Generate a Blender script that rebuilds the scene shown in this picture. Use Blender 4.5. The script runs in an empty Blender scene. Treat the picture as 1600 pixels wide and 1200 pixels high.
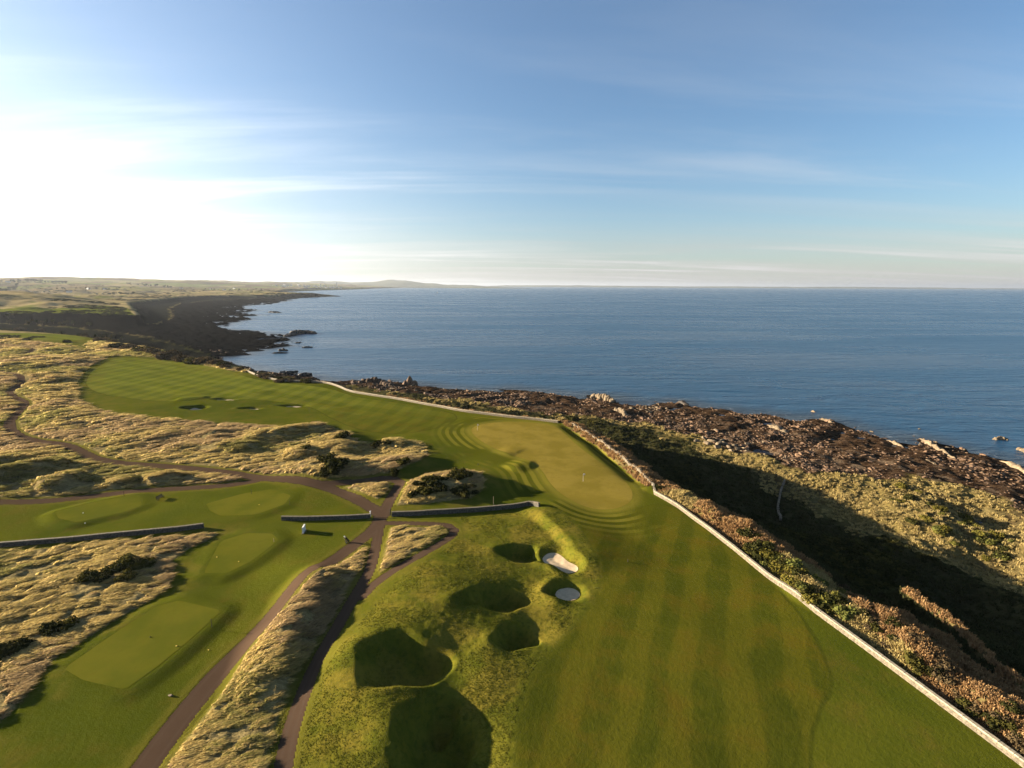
import bpy, math, random
import numpy as np
from mathutils import Vector, Matrix
random.seed(7)
RNG = np.random.default_rng(11)
scene = bpy.context.scene
COL = scene.collection

# ------------------------------------------------------------------ camera
CAMZ = 65.0
PITCH = math.radians(10.9)
ROLL = math.radians(0.28)
cam_d = bpy.data.cameras.new('camera')
cam_d.sensor_width = 36.0
cam_d.lens = 18.0
cam_d.clip_start = 0.5
cam_d.clip_end = 200000.0
cam = bpy.data.objects.new('camera', cam_d)
COL.objects.link(cam)
cam.location = (0, 0, CAMZ)
cam.rotation_euler = (Matrix.Rotation(math.pi / 2 - PITCH, 3, 'X') @ Matrix.Rotation(ROLL, 3, 'Z')).to_euler()
scene.camera = cam

# ------------------------------------------------------------------ world, sun, exposure
SUN_AZ = math.radians(-79.0)      # measured from +Y towards +X
SUN_EL = math.radians(11.8)
sun_vec = Vector((math.sin(SUN_AZ) * math.cos(SUN_EL), math.cos(SUN_AZ) * math.cos(SUN_EL), math.sin(SUN_EL)))
SKY_STRENGTH = 0.05
world = bpy.data.worlds.new("World")
scene.world = world
world.use_nodes = True
wn = world.node_tree
wn.nodes.clear()


class NT:
    """small node helper"""
    def __init__(self, tree):
        self.t = tree

    def n(self, typ, **kw):
        nd = self.t.nodes.new(typ)
        for k, v in kw.items():
            if k == 'inp':
                for kk, vv in v.items():
                    self.set(nd.inputs[kk], vv)
            else:
                setattr(nd, k, v)
        return nd

    def set(self, sock, v):
        if isinstance(v, bpy.types.NodeSocket):
            self.t.links.new(v, sock)
        else:
            sock.default_value = v

    def math(self, op, a, b=0.0, c=0.0, clamp=False):
        nd = self.t.nodes.new('ShaderNodeMath')
        nd.operation = op
        nd.use_clamp = clamp
        self.set(nd.inputs[0], a)
        self.set(nd.inputs[1], b)
        self.set(nd.inputs[2], c)
        return nd.outputs[0]

    def ramp(self, v, a, b, c=0.0, d=1.0, smooth=True):
        nd = self.t.nodes.new('ShaderNodeMapRange')
        nd.interpolation_type = 'SMOOTHSTEP' if smooth else 'LINEAR'
        self.set(nd.inputs[0], v)
        for i, x in enumerate((a, b, c, d)):
            self.set(nd.inputs[i + 1], x)
        return nd.outputs[0]

    def mix(self, f, a, b, blend='MIX'):
        nd = self.t.nodes.new('ShaderNodeMix')
        nd.data_type = 'RGBA'
        nd.blend_type = blend
        self.set(nd.inputs[0], f)
        self.set(nd.inputs[6], a if isinstance(a, bpy.types.NodeSocket) else (*a, 1) if len(a) == 3 else a)
        self.set(nd.inputs[7], b if isinstance(b, bpy.types.NodeSocket) else (*b, 1) if len(b) == 3 else b)
        return nd.outputs[2]

    def noise(self, vec, scale, detail=4.0, rough=0.55, dist=0.0):
        nd = self.t.nodes.new('ShaderNodeTexNoise')
        self.set(nd.inputs['Vector'], vec)
        nd.inputs['Scale'].default_value = scale
        nd.inputs['Detail'].default_value = detail
        nd.inputs['Roughness'].default_value = rough
        nd.inputs['Distortion'].default_value = dist
        return nd.outputs[0]

    def mapping(self, vec, scale=(1, 1, 1), rot=(0, 0, 0), loc=(0, 0, 0)):
        nd = self.t.nodes.new('ShaderNodeMapping')
        self.set(nd.inputs['Vector'], vec)
        nd.inputs['Scale'].default_value = scale
        nd.inputs['Rotation'].default_value = rot
        nd.inputs['Location'].default_value = loc
        return nd.outputs[0]

    def attr(self, name):
        nd = self.t.nodes.new('ShaderNodeAttribute')
        nd.attribute_name = name
        return nd.outputs['Fac']

    def bump(self, h, strength=0.5, dist=0.1, normal=None):
        nd = self.t.nodes.new('ShaderNodeBump')
        self.set(nd.inputs['Height'], h)
        nd.inputs['Strength'].default_value = strength
        nd.inputs['Distance'].default_value = dist
        if normal is not None:
            self.set(nd.inputs['Normal'], normal)
        return nd.outputs[0]


W = NT(wn)
sky = W.n('ShaderNodeTexSky')
sky.sky_type = 'NISHITA'
sky.sun_disc = False
sky.sun_elevation = SUN_EL
sky.sun_rotation = SUN_AZ
sky.altitude = 60
sky.air_density = 1.0
sky.dust_density = 0.4
sky.ozone_density = 1.6
tc = W.n('ShaderNodeTexCoord')
sep = W.n('ShaderNodeSeparateXYZ', inp={0: tc.outputs['Generated']})
# thin cirrus: noise on a flat cloud layer high above the ground
zz = W.math('MAXIMUM', sep.outputs[2], 0.0)
dn = W.math('ADD', zz, 0.07)
comb = W.n('ShaderNodeCombineXYZ', inp={0: W.math('DIVIDE', sep.outputs[0], dn), 1: W.math('DIVIDE', sep.outputs[1], dn), 2: 0.0})
cl = W.noise(W.mapping(comb.outputs[0], scale=(0.11, 0.62, 1), rot=(0, 0, math.radians(17))), 1.5, 8, 0.6, 0.7)
cl2 = W.noise(W.mapping(comb.outputs[0], scale=(0.13, 0.20, 1), rot=(0, 0, math.radians(-15)), loc=(0.4, 0.2, 0)), 1.2, 3, 0.5)
cirrus = W.math('MULTIPLY', W.ramp(cl, 0.46, 0.72), W.ramp(cl2, 0.36, 0.60))
cirrus = W.math('MULTIPLY', cirrus, W.ramp(sep.outputs[2], 0.03, 0.26, 0.9, 0.2))
sundot = W.n('ShaderNodeVectorMath', operation='DOT_PRODUCT', inp={0: tc.outputs['Generated'], 1: tuple(sun_vec)}).outputs['Value']
sd0 = W.math('MAXIMUM', sundot, 0.0)
# high thin veil: densest along the horizon, deeper towards the sun
e0 = W.math('ADD', W.math('MULTIPLY', W.math('POWER', sd0, 2.0), 0.19), 0.090)
wob_ = W.math('MULTIPLY', W.math('SUBTRACT', cl, 0.5), 1.7)
vexp = W.math('SUBTRACT', wob_, W.math('POWER', W.math('DIVIDE', zz, e0), 1.25))
veil = W.math('EXPONENT', W.math('MINIMUM', vexp, 0.0))
fac = W.math('SUBTRACT', 1.0, W.math('MULTIPLY', W.math('SUBTRACT', 1.0, W.math('MULTIPLY', veil, 0.96)), W.math('SUBTRACT', 1.0, cirrus)))
cb = W.math('ADD', W.math('MULTIPLY', W.math('POWER', sd0, 1.7), 6.0), 2.5)
cloud_col = W.n('ShaderNodeVectorMath', operation='SCALE', inp={0: (1.03, 0.985, 0.94)})
W.set(cloud_col.inputs[3], cb)
blue = W.mix(1.0, sky.outputs[0], (0.45, 0.66, 0.84), 'MULTIPLY')
ice = W.n('ShaderNodeVectorMath', operation='SCALE', inp={0: (1.0, 1.0, 1.0)})
W.set(ice.inputs[3], W.math('MULTIPLY', cb, 1.5))
skyc = W.mix(W.math('MULTIPLY', cirrus, 0.8), W.mix(W.math('ADD', W.math('MULTIPLY', veil, 0.86), 0.095), blue, cloud_col.outputs[0]), ice.outputs[0])
bg = W.n('ShaderNodeBackground', inp={0: skyc, 1: SKY_STRENGTH})
wo = W.n('ShaderNodeOutputWorld', inp={0: bg.outputs[0]})

sun_d = bpy.data.lights.new('sun', 'SUN')
sun_d.energy = 5.0
sun_d.angle = math.radians(0.5)
sun_d.color = (1.0, 0.86, 0.66)
sun = bpy.data.objects.new('sun', sun_d)
COL.objects.link(sun)
sun.rotation_euler = (-sun_vec).to_track_quat('-Z', 'Y').to_euler()
sun.location = (-200, 40, 120)

scene.view_settings.view_transform = 'Standard'
scene.view_settings.look = 'None'
scene.view_settings.gamma = 1.0
scene.view_settings.use_curve_mapping = False
scene.view_settings.exposure = 2.3
scene.render.engine = 'CYCLES'
scene.cycles.max_bounces = 5
scene.cycles.volume_bounces = 1

PZ = 15.0     # plateau level above the sea


# ------------------------------------------------------------------ tracing helpers
def w(x, y, z=PZ):
    """point of the photograph (1600 x 1200) -> world x, y on the level z"""
    u = (x - 800) / 800.0
    v = (600 - y) / 800.0
    u, v = u * math.cos(ROLL) - v * math.sin(ROLL), u * math.sin(ROLL) + v * math.cos(ROLL)
    dx, dy, dz = u, math.cos(PITCH) + v * math.sin(PITCH), -math.sin(PITCH) + v * math.cos(PITCH)
    t = (z - CAMZ) / dz
    return (dx * t, dy * t)


def W_(pts, z=PZ):
    return np.array([w(p[0], p[1], p[2] if len(p) > 2 else z) for p in pts])


def smooth_line(P, n=3, closed=False):
    P = np.asarray(P, float)
    for _ in range(n):
        if closed:
            Q = np.roll(P, -1, 0)
            P = np.stack([0.75 * P + 0.25 * Q, 0.25 * P + 0.75 * Q], 1).reshape(-1, P.shape[1])
        else:
            A, B = P[:-1], P[1:]
            M = np.stack([0.75 * A + 0.25 * B, 0.25 * A + 0.75 * B], 1).reshape(-1, P.shape[1])
            P = np.vstack([P[:1], M, P[-1:]])
    return P


def resample(P, step):
    P = np.asarray(P, float)
    seg = np.hypot(*(P[1:, :2] - P[:-1, :2]).T)
    s = np.concatenate([[0], np.cumsum(seg)])
    n = max(2, int(s[-1] / step) + 1)
    t = np.linspace(0, s[-1], n)
    return np.stack([np.interp(t, s, P[:, k]) for k in range(P.shape[1])], 1)


def dist_line(X, Y, L, full=False):
    """distance to an open polyline and lateral side (>0 right of travel)"""
    L = np.asarray(L, float)
    best = np.full(X.shape, 1e18)
    side = np.zeros(X.shape)
    along = np.zeros(X.shape)
    seg = np.concatenate([[0], np.cumsum(np.hypot(*(L[1:] - L[:-1]).T))])
    for i_, (a, b) in enumerate(zip(L[:-1], L[1:])):
        ab = b - a
        l2 = max(ab @ ab, 1e-9)
        t = np.clip(((X - a[0]) * ab[0] + (Y - a[1]) * ab[1]) / l2, 0, 1)
        dx = X - (a[0] + t * ab[0])
        dy = Y - (a[1] + t * ab[1])
        d = dx * dx + dy * dy
        m = d < best
        best = np.where(m, d, best)
        side = np.where(m, np.sign((X - a[0]) * ab[1] - (Y - a[1]) * ab[0]), side)
        if full:
            along = np.where(m, (seg[i_] + t * math.sqrt(l2)) / seg[-1], along)
    if full:
        return np.sqrt(best), side, along
    return np.sqrt(best), side


def sd_poly(X, Y, P, margin=None):
    """signed distance, negative inside; beyond margin from the bbox only a large value"""
    P = np.asarray(P, float)
    shp = X.shape
    x = X.ravel()
    y = Y.ravel()
    out = np.full(x.shape, 1e4)
    if margin is not None:
        lo = P.min(0) - margin
        hi = P.max(0) + margin
        idx = np.nonzero((x > lo[0]) & (x < hi[0]) & (y > lo[1]) & (y < hi[1]))[0]
        if len(idx) == 0:
            return out.reshape(shp)
        xx, yy = x[idx], y[idx]
    else:
        idx = None
        xx, yy = x, y
    best = np.full(xx.shape, 1e18)
    ins = np.zeros(xx.shape, bool)
    n = len(P)
    for i in range(n):
        a = P[i]
        b = P[(i + 1) % n]
        ab = b - a
        l2 = max(ab @ ab, 1e-9)
        t = np.clip(((xx - a[0]) * ab[0] + (yy - a[1]) * ab[1]) / l2, 0, 1)
        d = (xx - (a[0] + t * ab[0])) ** 2 + (yy - (a[1] + t * ab[1])) ** 2
        np.minimum(best, d, out=best)
        if a[1] != b[1]:
            c = ((a[1] > yy) != (b[1] > yy)) & (xx < (b[0] - a[0]) * (yy - a[1]) / (b[1] - a[1]) + a[0])
            ins ^= c
    d = np.sqrt(best) * np.where(ins, -1, 1)
    if idx is None:
        return d.reshape(shp)
    out[idx] = d
    return out.reshape(shp)


def sstep(x, a, b):
    t = np.clip((x - a) / (b - a), 0, 1)
    return t * t * (3 - 2 * t)


def _hash(ix, iy, seed):
    h = (ix.astype(np.int64) * 374761393 + iy.astype(np.int64) * 668265263 + seed * 1442695041) & 0xffffffff
    h = ((h ^ (h >> 13)) * 1274126177) & 0xffffffff
    h = (h ^ (h >> 16)) & 0xffff
    return h / 65535.0


def vnoise(x, y, seed=0):
    ix = np.floor(x)
    iy = np.floor(y)
    fx = x - ix
    fy = y - iy
    fx = fx * fx * fx * (fx * (fx * 6 - 15) + 10)
    fy = fy * fy * fy * (fy * (fy * 6 - 15) + 10)
    a = _hash(ix, iy, seed)
    b = _hash(ix + 1, iy, seed)
    c = _hash(ix, iy + 1, seed)
    d = _hash(ix + 1, iy + 1, seed)
    return (a * (1 - fx) + b * fx) * (1 - fy) + (c * (1 - fx) + d * fx) * fy - 0.5


def fbm(x, y, wl, oct=4, seed=0, gain=0.5):
    v = 0
    amp = 1.0
    f = 1.0 / wl
    ca, sa = math.cos(0.6), math.sin(0.6)
    for o in range(oct):
        v = v + amp * vnoise(x * f, y * f, seed + o * 17)
        x, y = x * ca - y * sa, x * sa + y * ca
        f *= 2.03
        amp *= gain
    return v


# ------------------------------------------------------------------ traced lines of the place
WALL_SEA_NEAR = W_([(1680, 1256), (1600, 1198), (1400, 1051), (1200, 904), (1150, 863), (1100, 824),
                    (1060, 795), (1023, 773), (1019, 758)])
BANK_TOP = W_([(1019, 758), (1005, 745), (985, 728), (960, 708), (940, 692), (920, 681), (900, 668), (886, 662)])
WALL_SEA_FAR = W_([(872, 661), (840, 657), (800, 653), (760, 648), (720, 643), (690, 637), (660, 632), (620, 624), (580, 618),
                   (545, 612), (530, 605), (515, 600), (500, 598), (470, 597), (440, 596), (412, 591), (398, 586), (385, 580)])

# edge of the near plateau: from behind the camera, up the coast, round the ravine and inland
EDGE1 = np.vstack([np.array([(96, -600), (80, -40), (74, 20)]),
                   W_([(1700, 1180), (1600, 1108), (1530, 1065), (1490, 1040), (1450, 1000), (1400, 968), (1300, 930), (1262, 900),
                       (1232, 866), (1190, 836), (1130, 800), (1075, 774), (1030, 752), (1010, 735), (985, 715), (960, 697),
                       (935, 680), (905, 664)]),
                   W_([(885, 659), (840, 654.5), (800, 650.5), (760, 645.5), (720, 640), (660, 629), (620, 621), (580, 615), (530, 601),
                       (470, 594.5), (412, 588), (385, 577), (350, 571), (320, 566), (280, 558), (240, 546), (200, 541), (165, 531),
                       (120, 524), (60, 519), (0, 516)]),
                   np.array([(-1300, 820), (-2600, 900), (-9000, 1500), (-9000, -4000), (-200, -4000)])])
EDGE2 = np.vstack([np.array([(-42000, 1700), (-9000, 1650), (-2600, 1250)]),
                   W_([(-60, 492), (0, 492), (60, 493.5), (130, 496), (180, 499), (222, 497.5), (215, 489), (207, 480), (200, 473),
                       (245, 468), (293, 463), (349, 461.5), (412, 461), (455, 460.3), (497, 459.8)]),
                   W_([(485, 458.5), (440, 457.0), (415, 456)]),
                   W_([(440, 453.5), (500, 451.6), (560, 450.3)]),
                   np.array([(-5200, 30000), (-42000, 42000)])])
# foot of the bank / edge of the grass: this polygon holds shore rock and sea
_wf = WALL_SEA_FAR[::-1][2:]
GFOOT = np.vstack([np.array([(330, -3000), (230, -60), (190, 60)]),
                   W_([(1700, 830), (1600, 797), (1550, 780), (1500, 762), (1450, 752), (1375, 752), (1300, 742), (1250, 732), (1200, 721),
                       (1160, 704), (1110, 690), (1075, 681), (1010, 667), (975, 656), (925, 651), (880, 647), (830, 641), (760, 630), (700, 622), (640, 616),
                       (580, 607), (530, 601)], 3.5),
                   W_([(480, 594), (430, 588), (395, 579), (360, 567), (330, 556), (290, 543), (240, 529), (180, 519), (120, 512.5), (60, 508),
                       (0, 505)], 3.5),
                   np.array([(-1700, 1010), (-2700, 1065), (-2700, 1075), (-1700, 1060)]),
                   W_([(0, 501.5), (80, 502), (180, 504.5), (240, 505), (262, 499), (268, 491), (262, 482), (280, 474), (320, 470), (370, 467.5),
                       (430, 464.5), (490, 461.8), (520, 462)], 3.5),
                   W_([(490, 457.5), (450, 456.2), (430, 455.3), (460, 453.2), (520, 451.4), (580, 450)], 3.5),
                   np.array([(-3000, 40000), (60000, 40000), (60000, -3000)])])
SEA = np.vstack([np.array([(430, -3000), (330, -60), (262, 60)]),
                 W_([(1800, 800), (1700, 762), (1600, 733), (1562, 719), (1525, 713), (1475, 698), (1437, 688), (1425, 693), (1375, 686), (1340, 673),
                     (1287, 656), (1240, 655), (1200, 648), (1175, 650), (1140, 642), (1100, 638), (1062, 629), (1025, 632), (975, 631), (960, 622), (920, 619), (905, 623),
                     (850, 613), (800, 608), (785, 609), (777, 613), (746, 610), (695, 607), (660, 603), (640, 600), (614, 598), (600, 596), (560, 596), (520, 597), (480, 590),
                     (440, 585), (420, 583), (380, 575), (345, 569), (317, 562), (350, 558), (385, 554.5), (387, 550), (412, 546), (430, 543), (448, 540.5), (425, 538), (440, 535),
                     (453, 530), (447, 525), (440, 523), (410, 519), (380, 517), (336, 513), (345, 510), (353, 508), (370, 502), (395, 498.5), (370, 496.5), (349, 493.5),
                     (380, 494.5), (412, 492.6), (395, 491), (370, 490), (385, 487), (406, 485), (390, 483.3), (376, 482), (383, 478), (423, 475), (453, 469.5),
                     (461, 466.5), (500, 464.2), (536, 463)], 0.0),
                 W_([(500, 459.5), (461, 457.6), (440, 456.3), (470, 454.2), (525, 452.3), (585, 450.8)], 0.0),
                 np.array([(-2000, 40500), (61000, 40500), (61000, -3000)])])
POOL = W_([(1172, 704), (1182, 700), (1200, 704), (1215, 709), (1203, 713), (1187, 712)], 1.5)

# mown ground ------------------------------------------------------------
GREEN = smooth_line(W_([(733, 670), (755, 661.5), (800, 659), (840, 661), (866, 665), (882, 677), (900, 695), (935, 720), (962, 737), (983, 757), (990, 774),
                        (984, 787), (962, 796), (930, 797), (903, 789), (878, 773), (858, 754), (848, 735), (822, 717), (790, 709), (765, 697), (743, 684)]), 2, True)
FAIR = smooth_line(W_([(1268, 1290), (1264, 1200), (1262, 1150), (1275, 1110), (1296, 1080), (1298, 1050), (1280, 1010), (1240, 950), (1190, 895), (1130, 850),
                       (1080, 810), (1045, 790), (1010, 790), (960, 812), (915, 812), (905, 830), (935, 880), (940, 920), (915, 960), (870, 1005), (832, 1060),
                       (816, 1110), (806, 1160), (800, 1290)]), 2, True)
FAIR2 = smooth_line(W_([(690, 668), (720, 652), (690, 641), (640, 632), (560, 621), (520, 608), (470, 601), (400, 595), (360, 579), (310, 570),
                        (240, 561), (185, 558), (150, 574), (130, 598), (150, 615), (220, 625), (280, 628), (330, 622), (400, 625), (480, 632), (520, 655), (560, 672), (620, 680)]), 2, True)
FAIR3 = smooth_line(W_([(-200, 518), (0, 520), (70, 521), (120, 524.5), (140, 530), (110, 533), (60, 531), (0, 527), (-200, 524)]), 1, True)
FAIR4 = smooth_line(W_([(-200, 486), (0, 486), (90, 486), (160, 480), (197, 481), (205, 489), (214, 496), (180, 497), (120, 494), (60, 491.5), (-200, 490)]), 1, True)

R_UP = W_([(669, 711), (665, 699), (647, 690), (605, 691), (582, 695), (551, 692), (540, 680), (515, 674), (485, 670), (450, 667), (397, 665), (336, 661), (301, 657),
           (240, 654), (190, 649), (150, 640), (123, 628), (117, 605), (121, 590), (140, 572), (165, 560), (150, 553), (135, 545), (110, 540), (85, 537), (60, 535),
           (40, 531), (0, 528), (-260, 526), (-700, 600), (-700, 786), (-60, 783), (0, 781), (50, 783), (150, 772), (250, 763), (350, 758), (395, 750), (430, 752), (470, 757),
           (530, 756), (575, 752), (620, 745), (654, 729), (665, 720)])
R_COAST = W_([(150, 553), (165, 560), (185, 556), (240, 558), (300, 567), (345, 577), (385, 583), (385, 578), (340, 569), (280, 558), (240, 545), (200, 540), (160, 530), (140, 532), (130, 540)])
R_LEFT = W_([(0, 862), (50, 858), (150, 850), (250, 842), (330, 834), (345, 834), (322, 848), (298, 857), (272, 876), (270, 902), (258, 924), (210, 953), (175, 973),
             (140, 996), (105, 1017), (80, 1034), (60, 1056), (45, 1080), (30, 1102), (0, 1130), (-100, 1220), (-600, 1300), (-600, 890), (-200, 872)])
R_LONG = W_([(574, 846), (579, 860), (577, 880), (571, 903), (558, 930), (537, 962), (519, 990), (494, 1030), (478, 1052), (450, 1112), (432, 1165), (420, 1200), (395, 1290), (190, 1290),
             (250, 1200), (300, 1140), (350, 1080), (400, 1003), (440, 953), (475, 913), (523, 877), (560, 850)])
R_TRI = W_([(611, 824), (655, 824), (695, 826), (704, 835), (675, 860), (640, 884), (597, 907), (589, 902), (598, 862)])
R_ISL = W_([(530, 764), (556, 757), (600, 755), (606, 765), (604, 775), (590, 781), (560, 774)])
R_GORSE = W_([(616, 791), (626, 773), (641, 757), (660, 750), (690, 743), (740, 742), (756, 749), (757, 760), (752, 772), (735, 781), (700, 786), (660, 791)])
ROUGHS = [R_UP, R_LEFT, R_LONG, R_TRI, R_ISL, R_GORSE, R_COAST]

# cart paths: centre line and half width
PATHS = [
    (smooth_line(W_([(-60, 583), (0, 585), (20, 588), (36, 594), (31, 602), (13, 611), (16, 618), (36, 627), (39, 633), (28, 643), (17, 654), (13, 664), (22, 678), (50, 688), (100, 694),
                     (125, 705), (152, 719), (200, 724.5), (250, 728), (325, 735), (375, 742), (400, 748), (450, 753), (510, 762), (555, 779), (588, 797), (597, 806)])), 1.75),
    (smooth_line(W_([(-260, 784), (-60, 786), (0, 784), (50, 783), (100, 779), (150, 773), (200, 768), (250, 765), (300, 763), (350, 760), (385, 755), (410, 750)])), 1.6),
    (smooth_line(W_([(500, 760), (560, 755), (600, 751), (628, 753), (622, 768), (604, 790), (597, 806)])), 1.5),
    (smooth_line(W_([(597, 800), (593, 815), (585, 828), (560, 848), (515, 882), (480, 910), (430, 962), (390, 1005), (345, 1045), (300, 1100), (262, 1150), (226, 1200), (180, 1270)])), 1.62),
    (smooth_line(W_([(597, 806), (592, 830), (585, 870), (577, 905), (553, 945), (525, 995), (499, 1040), (476, 1090), (455, 1145), (443, 1200), (430, 1280)])), 1.15),
    (smooth_line(W_([(590, 818), (620, 818), (660, 820), (697, 821), (711, 828), (710, 840), (690, 856), (655, 880), (612, 906), (585, 925), (566, 945)])), 1.1),
    (smooth_line(W_([(0, 537), (25, 540), (45, 543), (53, 548), (40, 553), (20, 555)])), 1.6),
]
TEES = [W_([(86, 802), (150, 786), (205, 775.5), (219, 776), (222, 792), (190, 803), (120, 818), (92, 812)]),
        W_([(322, 789), (380, 773), (425, 766), (455, 776), (445, 790), (400, 806), (345, 808), (328, 800)]),
        W_([(345, 848), (385, 835), (425, 836), (436, 846), (395, 878), (355, 898), (318, 898)]),
        W_([(280, 941), (347, 957), (300, 1000), (250, 1042), (196, 1081), (130, 1066), (100, 1048), (180, 992), (245, 950)])]
TEES = [np.vstack([t[i] * (1 - q) + t[(i + 1) % len(t)] * q for i in range(len(t)) for q in (0.08, 0.5, 0.92)]) for t in TEES]

# ridges: crest line, gentle-side width, steep-side width, height (steep side to the right of travel)
RIDGES = [
    (W_([(805, 795), (846, 806), (872, 830), (896, 856), (915, 885), (925, 905)]), 15, 2.8, 1.25),
    (W_([(905, 950), (880, 990), (840, 1040), (800, 1120)])[::1], 22, 7, 0.0),
    (W_([(556, 880), (500, 905), (462, 945), (436, 1000)])[::-1], 7, 5.5, 0.0),
    (W_([(548, 893), (505, 908), (482, 935), (468, 975), (440, 1010), (425, 1060), (400, 1130)])[::-1], 6.5, 4.5, 2.3),
    (W_([(-60, 742), (0, 733), (55, 722)]), 9, 6, 2.2),
    (W_([(-60, 765), (0, 751), (80, 733), (110, 729)]), 10, 6, 2.6),
    (W_([(50, 769), (95, 758), (140, 747)]), 8, 5, 2.0),
    (W_([(160, 763), (190, 755), (218, 747)]), 6, 4, 1.3),
    (W_([(222, 758), (250, 751), (280, 746)]), 6, 4.5, 1.6),
    (W_([(240, 702), (330, 700), (400, 706)]), 9, 7, 1.4),
    (W_([(430, 716), (520, 706), (560, 712)]), 9, 7, 1.8),
    (W_([(370, 690), (430, 686), (490, 676), (530, 674)]), 12, 7, 2.6),
    (W_([(590, 697), (630, 694)]), 8, 7, 1.5),
    (W_([(795, 735), (818, 727), (838, 728)]), 6, 5, 0.8),
    (W_([(785, 712), (800, 705), (815, 708)]), 6, 4, 0.5),
    (W_([(270, 625), (330, 622)]), 8, 5, 0.8),
]
BUMPS = [  # px, py, radius, height
    (505, 735, 9, 2.6), (560, 735, 7, 1.2), (620, 735, 7, 2.0), (655, 770, 6, 1.5), (700, 762, 7, 2.0), (738, 757, 6, 1.6), (530, 690, 8, 1.8),
    (700, 880, 15, 1.0), (622, 960, 13, 1.4), (690, 940, 14, 0.7), (590, 1120, 8, 1.6), (560, 1050, 7, 1.2), 
    (40, 590, 22, 1.6), (60, 570, 24, 2.4), (585, 768, 4, 1.0), (650, 720, 8, 1.0), (470, 900, 6, 0.8), (720, 1060, 10, 0.5)]
# pits: centre x, y, radii in metres (x, y), depth, rotation
PITS = [
    (811, 866, 3.7, 3.2, 2.3, 0), (784, 940, 3.5, 3.4, 2.2, 0.2), (744, 946, 3.4, 2.2, 0.9, 0.4),
    (804, 998, 3.2, 2.5, 1.9, 0.5), (626, 1048, 5.6, 4.8, 3.0, 0), (676, 1170, 4.0, 5.2, 2.9, 0.1), (688, 1116, 2.2, 2.4, 1.6, 0.3), (868, 927, 2.0, 1.7, 1.1, 0),
    (305, 637, 5.0, 3.4, 1.4, 0), (352, 624, 5.5, 2.0, 0.8, 0), (392, 638, 4.6, 1.9, 0.8, 0), (458, 634, 6.0, 2.0, 0.8, 0)]
PITW = [(w(p[0], p[1]) + p[2:]) for p in PITS]
PIT_SAND = [0, 0, 0, 0, 0, 0, 0, 0, 1, 1, 1, 1]
SAND = [
    (smooth_line(W_([(846, 877), (856, 868.5), (869, 868), (878, 873), (887, 882), (901, 888), (904, 894), (899, 899), (887, 901), (876, 896), (865, 888), (851, 885)], PZ - 1.1), 2, True),
     'kidney shaped sand bunker half in shade, upper of the two pale ones beside the fairway'),
    (smooth_line(W_([(867, 934), (872, 928), (885, 924.5), (899, 926.5), (907, 934), (904, 941), (893, 945.5), (878, 944), (869, 939)], PZ - 1.3), 2, True),
     'small oval sand bunker mostly in shade, lower of the two pale ones beside the fairway'),
]


def ell(px, py, rx, ry, rot=0.0, n=28):
    cx, cy = w(px, py)
    return np.array([(cx + rx * math.cos(a) * math.cos(rot) - ry * math.sin(a) * math.sin(rot), cy + rx * math.cos(a) * math.sin(rot) + ry * math.sin(a) * math.cos(rot))
                     for a in np.linspace(0, 2 * math.pi, n, endpoint=False)])
SAND_EXTRA = [(8, 'dark steep faced bunker at the left end of the far fairway bunkers'), (9, 'far bunker nearest the sea in the fairway bunker group'),
              (10, 'small far bunker in the middle of the fairway bunker group'), (11, 'far bunker with pale lip at the right end of the fairway bunker group')]
for k, lab in SAND_EXTRA:
    p = PITS[k]
    SAND.append((ell(p[0], p[1], p[2] * 0.72, p[3] * 0.72, p[5]), lab))


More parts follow.
